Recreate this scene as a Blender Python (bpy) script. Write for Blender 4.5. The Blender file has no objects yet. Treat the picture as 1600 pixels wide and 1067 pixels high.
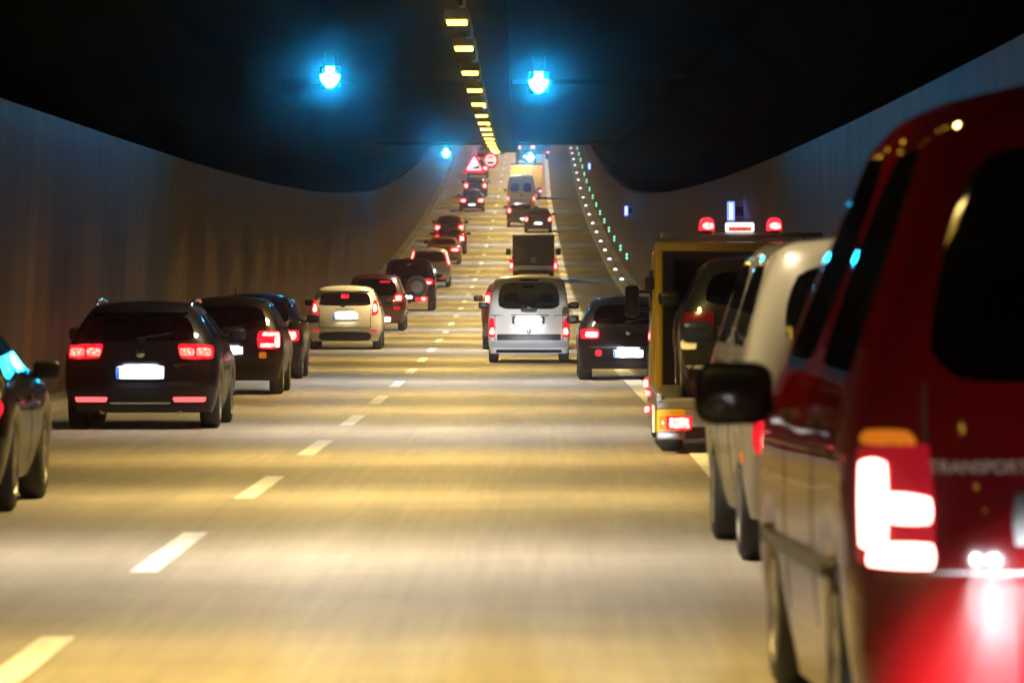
import bpy, bmesh, math, random
from mathutils import Vector, Matrix
from mathutils.bvhtree import BVHTree
random.seed(7)
SC = bpy.context.scene
COL = SC.collection

# ------------------------------------------------------------------ camera
EYE = 1.84
cam_d = bpy.data.cameras.new('camera')
cam = bpy.data.objects.new('camera', cam_d); COL.objects.link(cam)
cam.location = (0, 0, EYE); cam.rotation_euler = (math.radians(90), 0, 0)
cam_d.sensor_width = 36.0; cam_d.lens = 212.6
cam_d.shift_x = -50 / 1600.0; cam_d.shift_y = -105.5 / 1600.0
cam_d.clip_start = 0.2; cam_d.clip_end = 3000
cam_d.dof.use_dof = True; cam_d.dof.focus_distance = 112.0; cam_d.dof.aperture_fstop = 5.0
SC.camera = cam

# ------------------------------------------------------------------ world (night outside the tunnel)
W = bpy.data.worlds.new('World'); SC.world = W; W.use_nodes = True
wn = W.node_tree.nodes; wl = W.node_tree.links
sky = wn.new('ShaderNodeTexSky'); sky.sky_type = 'NISHITA'; sky.sun_disc = False
sky.sun_elevation = math.radians(-6); sky.sun_rotation = math.radians(120)
wl.new(sky.outputs[0], wn['Background'].inputs[0]); wn['Background'].inputs[1].default_value = 0.002

# ------------------------------------------------------------------ exposure
SC.view_settings.view_transform = 'Standard'; SC.view_settings.look = 'None'
SC.view_settings.exposure = 0.0; SC.view_settings.gamma = 1.0
SC.cycles.use_denoising = True
SC.cycles.max_bounces = 8; SC.cycles.volume_bounces = 2; SC.cycles.diffuse_bounces = 4; SC.cycles.glossy_bounces = 4
SC.cycles.transparent_max_bounces = 12
SC.cycles.sample_clamp_indirect = 6.0
SC.cycles.use_light_tree = True

LAMP_W = 670.0      # one ceiling lamp
HEAD_W = 420000.0     # each headlamp of the car the picture is taken from

# ------------------------------------------------------------------ road alignment (a sag: flat, then a 5 % climb)
ZT = [0.03,0.03,0.045,0.02,-0.005,-0.015,0.0,0.057,0.156,0.297,0.482,0.714,0.989,1.331,1.761,2.282,2.883,3.551,4.265,5.023,5.827,6.676,7.565,8.48,9.408,10.336,11.258,12.17,13.071,13.979,14.888,15.797,16.706]
XT = [-2.4,-2.4,-2.415,-2.4,-2.41,-2.464,-2.542,-2.626,-2.711,-2.795,-2.877,-2.954,-3.021,-3.073,-3.112,-3.143,-3.169,-3.191,-3.211,-3.231,-3.256,-3.283,-3.31,-3.336,-3.362,-3.389,-3.418,-3.448,-3.48,-3.509,-3.538,-3.567,-3.596]
def table(T, y):
    t = y / 20.0; i = int(math.floor(t)); n = len(T)
    if t <= 0: return T[0]
    if i >= n - 1: return T[-1] + (T[-1] - T[-2]) * (t - (n - 1))
    p0 = T[max(i-1, 0)]; p1 = T[i]; p2 = T[i+1]; p3 = T[min(i+2, n-1)]; u = t - i
    return 0.5*((2*p1)+(-p0+p2)*u+(2*p0-5*p1+4*p2-p3)*u*u+(-p0+3*p1-3*p2+p3)*u**3)
def zr(y): return table(ZT, y)
def xd(y): return table(XT, y)
def smooth(a, b, y):
    t = min(1, max(0, (y - a) / (b - a))); return t*t*(3-2*t)
def taper(y): return 0.45 * smooth(270, 470, y)      # right verge narrows as the tunnel climbs
def slope(y): return math.atan((zr(y+1) - zr(y-1)) / 2)
def head(y): return math.atan2(-(xd(y+2) - xd(y-2)), 4)
def P(y, off, h): return Vector((xd(y) + off, y, zr(y) + h))

# ------------------------------------------------------------------ materials
MATS = {}
def mat(name, col, rough=0.5, metal=0.0, coat=0.0, emit=None, es=0.0, spec=0.5, coat_rough=0.03):
    if name in MATS: return MATS[name]
    m = bpy.data.materials.new(name); m.use_nodes = True
    b = m.node_tree.nodes['Principled BSDF']
    b.inputs['Base Color'].default_value = (*col, 1)
    b.inputs['Roughness'].default_value = rough; b.inputs['Metallic'].default_value = metal
    b.inputs['Coat Weight'].default_value = coat; b.inputs['Coat Roughness'].default_value = coat_rough
    b.inputs['Specular IOR Level'].default_value = spec
    if emit:
        b.inputs['Emission Color'].default_value = (*emit, 1); b.inputs['Emission Strength'].default_value = es
    MATS[name] = m
    return m
def node_noise(m, scale, detail, coord_scale, lo, hi, sock='Base Color', rng=(0.35, 0.65), rough=None, bump=0.0):
    nt = m.node_tree; b = nt.nodes['Principled BSDF']
    tc = nt.nodes.new('ShaderNodeTexCoord'); mp = nt.nodes.new('ShaderNodeMapping')
    mp.inputs['Scale'].default_value = coord_scale
    nz = nt.nodes.new('ShaderNodeTexNoise'); nz.inputs['Scale'].default_value = scale; nz.inputs['Detail'].default_value = detail
    nz.inputs['Roughness'].default_value = 0.6
    rp = nt.nodes.new('ShaderNodeValToRGB')
    rp.color_ramp.elements[0].position = rng[0]; rp.color_ramp.elements[1].position = rng[1]
    rp.color_ramp.elements[0].color = (*lo, 1); rp.color_ramp.elements[1].color = (*hi, 1)
    nt.links.new(tc.outputs['Object'], mp.inputs['Vector']); nt.links.new(mp.outputs[0], nz.inputs['Vector'])
    nt.links.new(nz.outputs['Fac'], rp.inputs[0]); nt.links.new(rp.outputs[0], b.inputs[sock])
    if bump:
        bp = nt.nodes.new('ShaderNodeBump'); bp.inputs['Strength'].default_value = bump; bp.inputs['Distance'].default_value = 0.02
        nt.links.new(nz.outputs['Fac'], bp.inputs['Height']); nt.links.new(bp.outputs[0], b.inputs['Normal'])
    return rp

def paint(name, col, metal=0.0, rough=0.35, coat=1.0, spec=0.4):
    """car paint with clear coat; the inside of the shell is dark trim"""
    if name in MATS: return MATS[name]
    m = mat(name, col, rough, metal, coat, spec=spec)
    nt = m.node_tree; b = nt.nodes['Principled BSDF']
    tc = nt.nodes.new('ShaderNodeTexCoord'); nz = nt.nodes.new('ShaderNodeTexNoise')
    nz.inputs['Scale'].default_value = 2.5; nz.inputs['Detail'].default_value = 4
    mx = nt.nodes.new('ShaderNodeMixRGB'); mx.inputs[1].default_value = (*[c*0.85 for c in col], 1); mx.inputs[2].default_value = (*col, 1)
    nt.links.new(tc.outputs['Object'], nz.inputs['Vector']); nt.links.new(nz.outputs['Fac'], mx.inputs[0])
    nt.links.new(mx.outputs[0], b.inputs['Base Color'])
    rr = nt.nodes.new('ShaderNodeMapRange'); rr.inputs['To Min'].default_value = 0.012; rr.inputs['To Max'].default_value = 0.05
    nt.links.new(nz.outputs['Fac'], rr.inputs['Value']); nt.links.new(rr.outputs[0], b.inputs['Coat Roughness'])
    return m
def glass(name, tint, gloss=0.03):
    if name in MATS: return MATS[name]
    m = bpy.data.materials.new(name); m.use_nodes = True; nt = m.node_tree
    nt.nodes.remove(nt.nodes['Principled BSDF'])
    out = nt.nodes['Material Output']
    tr = nt.nodes.new('ShaderNodeBsdfTransparent'); tr.inputs[0].default_value = (*tint, 1)
    gl = nt.nodes.new('ShaderNodeBsdfGlossy'); gl.inputs['Roughness'].default_value = gloss; gl.inputs[0].default_value = (1, 1, 1, 1)
    fr = nt.nodes.new('ShaderNodeFresnel'); fr.inputs[0].default_value = 1.5
    mx = nt.nodes.new('ShaderNodeMixShader')
    nt.links.new(fr.outputs[0], mx.inputs[0]); nt.links.new(tr.outputs[0], mx.inputs[1]); nt.links.new(gl.outputs[0], mx.inputs[2])
    nt.links.new(mx.outputs[0], out.inputs['Surface'])
    MATS[name] = m; return m
def emit(name, col, s): return mat(name, (0.02, 0.02, 0.02), 0.3, emit=col, es=s)

M_TYRE = mat('tyre_rubber', (0.012, 0.012, 0.012), 0.75)
M_RIM = mat('alloy', (0.35, 0.35, 0.36), 0.35, 0.9)
M_BLACK = mat('black_plastic', (0.008, 0.008, 0.008), 0.35, spec=0.25)
M_DARK = mat('cabin_trim', (0.016, 0.015, 0.014), 0.8)
M_CHROME = mat('chrome', (0.7, 0.7, 0.72), 0.12, 1.0)
M_PLATE = mat('plate_white', (0.85, 0.85, 0.85), 0.4)
M_EU = mat('plate_blue', (0.02, 0.09, 0.55), 0.4)
M_GLASS = glass('tinted_glass', (0.30, 0.29, 0.26))
M_GLASSD = glass('dark_glass', (0.10, 0.10, 0.09))
M_LENS = mat('tail_lens', (0.35, 0.005, 0.01), 0.15, coat=1.0, emit=(1, 0.012, 0.03), es=2.2)
M_CORE = emit('tail_core', (1.0, 0.17, 0.14), 7.0)
M_CORE2 = emit('tail_core_dim', (1.0, 0.085, 0.06), 4.5)
def led_pattern(m, base, scale):
    nt = m.node_tree; b = nt.nodes['Principled BSDF']
    tc = nt.nodes.new('ShaderNodeTexCoord'); vo = nt.nodes.new('ShaderNodeTexVoronoi'); vo.inputs['Scale'].default_value = scale
    r = nt.nodes.new('ShaderNodeMapRange'); r.inputs['From Min'].default_value = 0.0; r.inputs['From Max'].default_value = 0.6; r.inputs['To Min'].default_value = base*1.7; r.inputs['To Max'].default_value = base*0.35
    nt.links.new(tc.outputs['Object'], vo.inputs['Vector']); nt.links.new(vo.outputs['Distance'], r.inputs['Value']); nt.links.new(r.outputs[0], b.inputs['Emission Strength'])
led_pattern(M_CORE, 13.0, 22); led_pattern(M_CORE2, 10.0, 26); led_pattern(M_LENS, 2.0, 18)
M_REFL = mat('rear_reflector', (0.5, 0.005, 0.02), 0.15, coat=1.0, emit=(1, 0.02, 0.06), es=0.55)  # emission stands in for light returned by reflectors; also serves brake lights
M_REFLC = emit('reflector_glow', (1.0, 0.10, 0.10), 2.2)  # emission that makes the estate's lower reflectors glow
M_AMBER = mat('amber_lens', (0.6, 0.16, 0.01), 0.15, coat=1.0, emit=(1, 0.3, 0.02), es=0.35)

M_ROAD = mat('concrete_road', (0.2, 0.19, 0.18), 0.55)
def road_mat(m):
    nt = m.node_tree; b = nt.nodes['Principled BSDF']; L = nt.links
    tc = nt.nodes.new('ShaderNodeTexCoord')
    def nz(sc, detail, lo, hi, a, c):
        mp = nt.nodes.new('ShaderNodeMapping'); mp.inputs['Scale'].default_value = sc
        n = nt.nodes.new('ShaderNodeTexNoise'); n.inputs['Scale'].default_value = 1.0; n.inputs['Detail'].default_value = detail; n.inputs['Roughness'].default_value = 0.62
        r = nt.nodes.new('ShaderNodeMapRange'); r.inputs['From Min'].default_value = a; r.inputs['From Max'].default_value = c; r.inputs['To Min'].default_value = lo; r.inputs['To Max'].default_value = hi
        L.new(tc.outputs['Object'], mp.inputs[0]); L.new(mp.outputs[0], n.inputs['Vector']); L.new(n.outputs['Fac'], r.inputs['Value']); return r.outputs[0]
    def mul(a, c):
        x = nt.nodes.new('ShaderNodeMath'); x.operation = 'MULTIPLY'; L.new(a, x.inputs[0]); L.new(c, x.inputs[1]); return x.outputs[0]
    f = mul(nz((1.5, 0.045, 1), 6, 0.82, 1.15, 0.3, 0.7), nz((14, 0.22, 1), 5, 0.86, 1.12, 0.3, 0.7))
    f = mul(f, nz((0.05, 0.16, 1), 4, 0.80, 1.16, 0.32, 0.68)); f = mul(f, nz((0.9, 0.9, 1), 8, 0.9, 1.1, 0.3, 0.7))  # first factor paints bands of lamp light across the road colour
    f = mul(f, nz((0.33, 0.004, 1), 2, 0.88, 1.1, 0.35, 0.65))
    cmb = nt.nodes.new('ShaderNodeMixRGB'); cmb.blend_type = 'MULTIPLY'; cmb.inputs[0].default_value = 1; cmb.inputs[1].default_value = (0.255, 0.238, 0.218, 1)
    L.new(f, cmb.inputs[2]); L.new(cmb.outputs[0], b.inputs['Base Color'])
road_mat(M_ROAD)
M_LINE = mat('line_paint', (0.72, 0.70, 0.66), 0.5)
node_noise(M_LINE, 5.0, 6, (1, 0.25, 1), (0.52, 0.54, 0.58), (0.74, 0.77, 0.82))
M_LINED = mat('worn_line_paint', (0.3, 0.29, 0.27), 0.6)
node_noise(M_LINED, 3.0, 6, (1, 0.2, 1), (0.22, 0.21, 0.20), (0.4, 0.39, 0.36))
M_SHOULDER = mat('verge_asphalt', (0.075, 0.07, 0.06), 0.6)
node_noise(M_SHOULDER, 1.0, 8, (1.6, 0.06, 1), (0.055, 0.052, 0.046), (0.10, 0.094, 0.084))
M_KERB = mat('kerb_concrete', (0.22, 0.20, 0.18), 0.7)
node_noise(M_KERB, 2.0, 6, (1, 0.15, 1), (0.15, 0.14, 0.125), (0.27, 0.25, 0.22))
M_WALL = mat('wall_concrete', (0.12, 0.10, 0.08), 0.5, spec=0.12)
rp = node_noise(M_WALL, 1.0, 8, (0.3, 0.8, 0.04), (0.030, 0.016, 0.003), (0.095, 0.056, 0.013))
def wall_joints(m):
    nt = m.node_tree; b = nt.nodes['Principled BSDF']
    src = b.inputs['Base Color'].links[0].from_socket
    tc = nt.nodes.new('ShaderNodeTexCoord'); sp = nt.nodes.new('ShaderNodeSeparateXYZ')
    nt.links.new(tc.outputs['Object'], sp.inputs[0])
    a = nt.nodes.new('ShaderNodeMath'); a.operation = 'DIVIDE'; a.inputs[1].default_value = 5.0
    f = nt.nodes.new('ShaderNodeMath'); f.operation = 'FRACT'
    g = nt.nodes.new('ShaderNodeMath'); g.operation = 'LESS_THAN'; g.inputs[1].default_value = 0.035
    nt.links.new(sp.outputs[1], a.inputs[0]); nt.links.new(a.outputs[0], f.inputs[0]); nt.links.new(f.outputs[0], g.inputs[0])
    mx = nt.nodes.new('ShaderNodeMixRGB'); mx.inputs[2].default_value = (0.03, 0.026, 0.02, 1)
    nt.links.new(g.outputs[0], mx.inputs[0]); nt.links.new(src, mx.inputs[1]); nt.links.new(mx.outputs[0], b.inputs['Base Color'])
wall_joints(M_WALL)
M_CEIL = mat('dark_concrete', (0.03, 0.028, 0.026), 0.9, spec=0.0)  # near-black base colour with faint mottling
node_noise(M_CEIL, 1.0, 5, (0.8, 0.12, 1), (0.0035, 0.0034, 0.0033), (0.009, 0.0085, 0.008))
M_STEEL = mat('galvanised_steel', (0.25, 0.25, 0.25), 0.45, 0.8)
M_HOUSE = mat('dark_metal_housing', (0.005, 0.005, 0.005), 0.8, spec=0.0)
M_LAMPBODY = mat('lamp_enamel', (0.07, 0.065, 0.05), 0.6)
M_DIFF = emit('lamp_diffuser', (1.0, 0.60, 0.06), 9.0)

# ------------------------------------------------------------------ object helpers
def link(name, me, m=None, parent=None, smooth_=False):
    o = bpy.data.objects.new(name, me); COL.objects.link(o)
    if m is not None:
        me.materials.clear(); me.materials.append(m)
    if smooth_:
        for p in me.polygons: p.use_smooth = True
    if parent is not None: o.parent = parent
    return o
def obj(name, bm, m=None, parent=None, smooth_=False, angle=None):
    bmesh.ops.recalc_face_normals(bm, faces=bm.faces[:])
    me = bpy.data.meshes.new(name); bm.to_mesh(me); bm.free()
    o = link(name, me, m, parent, smooth_ or angle is not None)
    if angle is not None:
        try: me.set_sharp_from_angle(angle=math.radians(angle))
        except Exception: pass
    return o
def tag(o, label, cat, group=None):
    o['label'] = label; o['category'] = cat
    if group: o['group'] = group
    return o
def struct(o): o['kind'] = 'structure'; return o
def empty(name, loc, rot=(0, 0, 0)):
    o = bpy.data.objects.new(name, None); COL.objects.link(o); o.location = loc; o.rotation_euler = rot
    o.empty_display_size = 0.3
    return o
def add_box(bm, cx, cy, cz, sx, sy, sz, bevel=0.0, seg=2, mtx=None):
    r = bmesh.ops.create_cube(bm, size=1.0); vs = r['verts']
    for v in vs: v.co = Vector((cx + v.co.x*sx, cy + v.co.y*sy, cz + v.co.z*sz))
    if bevel > 0:
        es = list({e for v in vs for e in v.link_edges})
        rr = bmesh.ops.bevel(bm, geom=es, offset=bevel, segments=seg, affect='EDGES', profile=0.5)
        vs = list({v for f in rr['faces'] for v in f.verts} | {v for v in vs if v.is_valid})
    if mtx is not None:
        for v in vs: v.co = mtx @ v.co
    return vs
def box(name, m, parent, cx, cy, cz, sx, sy, sz, bevel=0.0, seg=2):
    bm = bmesh.new(); add_box(bm, cx, cy, cz, sx, sy, sz, bevel, seg)
    return obj(name, bm, m, parent, angle=40 if bevel else None)
def add_tube(bm, pts, r, n=8):
    rings = []
    for i, p in enumerate(pts):
        p = Vector(p); a = Vector(pts[max(i-1, 0)]); b = Vector(pts[min(i+1, len(pts)-1)])
        t = (b - a).normalized(); up = Vector((0, 0, 1)) if abs(t.z) < 0.9 else Vector((1, 0, 0))
        s = t.cross(up).normalized(); u = s.cross(t)
        rings.append([bm.verts.new(p + (s*math.cos(2*math.pi*k/n) + u*math.sin(2*math.pi*k/n))*r) for k in range(n)])
    for a, b in zip(rings, rings[1:]):
        for k in range(n): bm.faces.new((a[k], a[(k+1) % n], b[(k+1) % n], b[k]))
    bm.faces.new(rings[0][::-1]); bm.faces.new(rings[-1])
def add_lathe(bm, prof, n=28, axis='x', c=(0, 0, 0)):
    """prof: list of (along-axis, radius)"""
    rings = []
    for a, r in prof:
        ring = []
        for k in range(n):
            t = 2*math.pi*k/n
            q = {'x': (a, r*math.cos(t), r*math.sin(t)), 'y': (r*math.cos(t), a, r*math.sin(t)), 'z': (r*math.cos(t), r*math.sin(t), a)}[axis]
            ring.append(bm.verts.new((q[0]+c[0], q[1]+c[1], q[2]+c[2])))
        rings.append(ring)
    for a, b in zip(rings, rings[1:]):
        for k in range(n): bm.faces.new((a[k], a[(k+1) % n], b[(k+1) % n], b[k]))
    bm.faces.new(rings[0][::-1]); bm.faces.new(rings[-1])
def add_prism(bm, poly, y0, y1):
    """poly (x,z) extruded in y"""
    a = [bm.verts.new((x, y0, z)) for x, z in poly]; b = [bm.verts.new((x, y1, z)) for x, z in poly]
    n = len(poly)
    for k in range(n): bm.faces.new((a[k], a[(k+1) % n], b[(k+1) % n], b[k]))
    bm.faces.new(a[::-1]); bm.faces.new(b)
YS = [-45 + 5*i for i in range(0, 10)] + [5 + 4*i for i in range(1, 190)]
def sweep(name, prof, m, ys=None, closed=True, cap=True):
    """prof(y) -> list of (off,h); swept along the road"""
    ys = ys or YS
    bm = bmesh.new(); rings = []
    for y in ys: rings.append([bm.verts.new(P(y, o, h)) for o, h in prof(y)])
    n = len(rings[0])
    for a, b in zip(rings, rings[1:]):
        for k in range(n if closed else n-1): bm.faces.new((a[k], a[(k+1) % n], b[(k+1) % n], b[k]))
    if closed and cap: bm.faces.new(rings[0]); bm.faces.new(rings[-1])
    return obj(name, bm, m)
def text_mesh(name, s, size, m, parent, loc, rot, depth=0.004, align='CENTER'):
    cu = bpy.data.curves.new(name, 'FONT'); cu.body = s; cu.size = size; cu.extrude = depth; cu.align_x = align; cu.align_y = 'CENTER'
    t = bpy.data.objects.new(name, cu); COL.objects.link(t)
    bpy.context.view_layer.update()
    me = bpy.data.meshes.new_from_object(t.evaluated_get(bpy.context.evaluated_depsgraph_get()))
    bpy.data.objects.remove(t); bpy.data.curves.remove(cu)
    o = link(name, me, m, parent); o.location = loc; o.rotation_euler = rot
    return o
def add_light(kind, name, loc, rot, energy, col, parent=None, **kw):
    d = bpy.data.lights.new(name, kind); d.energy = energy; d.color = col
    for k, v in kw.items(): setattr(d, k, v)
    o = bpy.data.objects.new(name, d); COL.objects.link(o); o.location = loc; o.rotation_euler = rot
    if parent is not None: o.parent = parent
    return o
def copy_tree(o, parent=None):
    c = o.copy(); COL.objects.link(c)
    if parent is not None: c.parent = parent
    for ch in list(o.children): copy_tree(ch, c)
    return c
ORD = ['nearest','second','third','fourth','fifth','sixth','seventh','eighth','ninth','tenth','eleventh','twelfth','thirteenth','fourteenth','fifteenth','sixteenth','seventeenth','eighteenth','nineteenth','twentieth']
def nth(i, total):
    if i == 0: return 'nearest'
    if i == total-1: return 'farthest'
    return ORD[i] + ' nearest'

# ------------------------------------------------------------------ the tunnel
struct(sweep('road', lambda y: [(-4.75, 0), (-4.75, -0.4), (7.6, -0.4), (7.6, 0), (3.0, 0.0), (0, 0.0)], M_ROAD))
# dark emergency verge right of the solid line
struct(sweep('hard_shoulder', lambda y: [(4.25 - taper(y), 0.004), (6.25 - taper(y), 0.004)], M_SHOULDER, closed=False))
LN = 4.02
struct(sweep('edge_line', lambda y: [(LN - 0.15 - taper(y)*0.85, 0.008), (LN + 0.15 - taper(y)*0.85, 0.008)], M_LINE, closed=False))
struct(sweep('verge_line', lambda y: [(-3.98, 0.004), (-3.80, 0.004)], M_LINED, closed=False))
def dashes():
    bm = bmesh.new()
    for k in range(-4, 38):
        y = 39.2 + 12*k + 0.1*k*k if k >= 0 else 39.2 + 12*k
        L = 5.6
        ys = [y - L/2 + L*i/4 for i in range(5)]
        vs = [(bm.verts.new(P(a, -0.085, 0.004)), bm.verts.new(P(a, 0.085, 0.004))) for a in ys]
        for a, b in zip(vs, vs[1:]): bm.faces.new((a[0], a[1], b[1], b[0]))
    return struct(obj('lane_line', bm, M_LINE))
dashes()
struct(sweep('walkway', lambda y: [(6.2 - taper(y), 0), (6.23 - taper(y), 0.16), (7.5 - taper(y), 0.18), (7.5 - taper(y), 0)], M_KERB))
struct(sweep('kerb', lambda y: [(-4.66, 0), (-4.66, 0.14), (-4.2, 0.12), (-4.17, 0)], M_KERB))
tag(sweep('tunnel_wall', lambda y: [(-4.62, 0.05), (-4.42, 4.05), (-4.85, 4.06), (-5.0, 0.05)], M_WALL),
    'long brown concrete tunnel wall along the left lane', 'wall')
def rw(y): return 6.92 - taper(y)
tag(sweep('tunnel_wall', lambda y: [(rw(y)+0.1, 0.1), (rw(y)-0.05, 4.05), (rw(y)+0.5, 4.06), (rw(y)+0.5, 0.1)], M_WALL),
    'long brown concrete tunnel wall with small lights, beside the right walkway', 'wall')
HC = 6.05
def ceil_prof(y):
    r = rw(y)
    return [(-4.60, 4.10), (-5.2, 4.5), (-5.2, 5.0), (-3.7, HC), (r-1.2, HC), (r+0.3, 5.0), (r+0.3, 4.5), (r+0.1, 4.10), (r+0.7, 4.10), (r+0.7, HC+0.5), (-5.6, HC+0.5), (-5.6, 4.10)]
def build_ceiling():
    c = sweep('tunnel_ceiling', ceil_prof, M_CEIL)
    tag(c, 'dark concrete tunnel ceiling over both lanes', 'ceiling')
    bm = bmesh.new()
    for y in (132, 236):
        r = rw(y)
        pr = [(-3.6, HC), (-3.5, HC-0.10), (0.9, HC-0.10), (0.9, HC)]
        a = [bm.verts.new(P(y, o, h)) for o, h in pr]; b = [bm.verts.new(P(y+0.5, o, h)) for o, h in pr]
        for k in range(4): bm.faces.new((a[k], a[(k+1) % 4], b[(k+1) % 4], b[k]))
        bm.faces.new(a); bm.faces.new(b)
        pr = [(1.9, HC), (1.9, HC-0.10), (r-1.3, HC-0.10), (r-1.2, HC)]
        a = [bm.verts.new(P(y, o, h)) for o, h in pr]; b = [bm.verts.new(P(y+0.5, o, h)) for o, h in pr]
        for k in range(4): bm.faces.new((a[k], a[(k+1) % 4], b[(k+1) % 4], b[k]))
        bm.faces.new(a); bm.faces.new(b)
    obj('ceiling_rib', bm, M_CEIL, c)
build_ceiling()
def build_tray():
    t = sweep('cable_tray', lambda y: [(1.33, HC-0.03), (1.33, HC-0.33), (1.86, HC-0.33), (1.86, HC-0.03)], M_HOUSE)
    tag(t, 'long dark cable tray under the ceiling beside the row of lamps', 'cable tray')
    bm = bmesh.new(); add_box(bm, 0, 0, 0, 0.05, 0.07, 0.42, 0.008, 1); add_box(bm, -0.03, 0, -0.2, 0.10, 0.05, 0.035, 0.008, 1)
    me = None
    for i in range(32):
        y = 64 + 11*i
        if me is None:
            h = obj('hanger', bm, M_STEEL, t); me = h.data
        else: h = link('hanger', me, None, t)
        h.location = P(y, 1.29, HC - 0.20)
build_tray()

# ceiling lamps -------------------------------------------------------------------------------
LY = [-17, -6, 5, 16, 27, 38, 49, 60, 71, 82, 93.2, 104, 117, 129, 141, 153.5, 163.5, 173, 183, 193, 203]
while LY[-1] < 590: LY.append(LY[-1] + 11.2)
TINT = [(1.0, 0.70, 0.23), (1.0, 0.68, 0.20), (1.0, 0.82, 0.54)]
def build_lamps():
    proto = None; seen = [y for y in LY if y > 90]
    bmh = bmesh.new(); add_box(bmh, 0, 0, 0.11, 0.38, 1.3, 0.16, 0.02, 2)
    for yy in (-0.45, 0.45): add_box(bmh, 0, yy, 0.245, 0.06, 0.06, 0.12)
    bmd = bmesh.new(); add_box(bmd, 0, 0, 0.0, 0.31, 1.1, 0.045, 0.015, 2)
    for i, y in enumerate(LY):
        if proto is None:
            r = empty('ceiling_lamp', (0, 0, 0)); obj('housing', bmh, M_LAMPBODY, r); obj('diffuser', bmd, M_DIFF, r)
            proto = r
        else: r = copy_tree(proto)
        r.location = P(y, 1.10, HC - 0.33); r.rotation_euler = (slope(y), 0, head(y))
        if y in seen:
            n = seen.index(y)
            if n < 11: lab = 'yellow ceiling lamp, %s in the visible row beside the cable tray' % (nth(n, 99))
            else: lab = 'tiny yellow ceiling lamp in the far merging end of the row'
        else: lab = 'yellow ceiling lamp overhead, nearer than the top edge of the photo'
        tag(r, lab, 'ceiling lamp', 'ceiling lamps along the tunnel')
    for i, y in enumerate(LY):
        c = TINT[i % 3]
        add_light('AREA', 'lamp_light', P(y, 1.10, HC - 0.40), (slope(y), 0, head(y)), LAMP_W, c, shape='RECTANGLE', size=0.32, size_y=1.4, spread=math.radians(127))
build_lamps()

# lane signals ---------------------------------------------------------------------------------
M_BLUE = emit('signal_blue', (0.01, 0.48, 1.0), 300.0)
M_BOARD = mat('signal_board', (0.012, 0.012, 0.013), 0.9)
def build_signals():
    proto = None
    for y, off, h, lab in ((115, -1.55, 5.58, 'lit blue lane signal arrow hanging over the left lane, nearer pair'),
                      (115, 2.42, 5.48, 'lit blue lane signal arrow right of the cable tray, nearer pair'),
                      (280, -1.42, 5.66, 'small lit blue lane signal left of the red triangle sign'),
                      (280, 2.48, 5.46, 'small lit blue lane signal in front of the far truck')):
        if proto is None:
            r = empty('lane_signal', (0, 0, 0))
            bm = bmesh.new(); add_box(bm, 0, 0.12, 0, 0.40, 0.2, 0.44, 0.03, 2)
            for sx in (-0.12, 0.12): add_tube(bm, [(sx, 0.12, 0.2), (sx, 0.12, 0.5)], 0.02)
            obj('housing', bm, M_HOUSE, r)
            bm = bmesh.new(); pts = [(-0.075, 0.20), (0.075, 0.20), (0.085, 0.08), (0.185, 0.04), (0.15, -0.08), (0.05, -0.19), (-0.05, -0.19), (-0.15, -0.08), (-0.185, 0.04), (-0.085, 0.08)]
            pts = [(x*1.05, z*1.05) for x, z in pts]
            add_prism(bm, pts, 0.018, 0.05)
            obj('arrow', bm, M_BLUE, r)
            proto = r
        else: r = copy_tree(proto)
        r.location = P(y, off, h)
        tag(r, lab, 'lane signal', 'lit lane signals under the ceiling')
build_signals()

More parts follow.
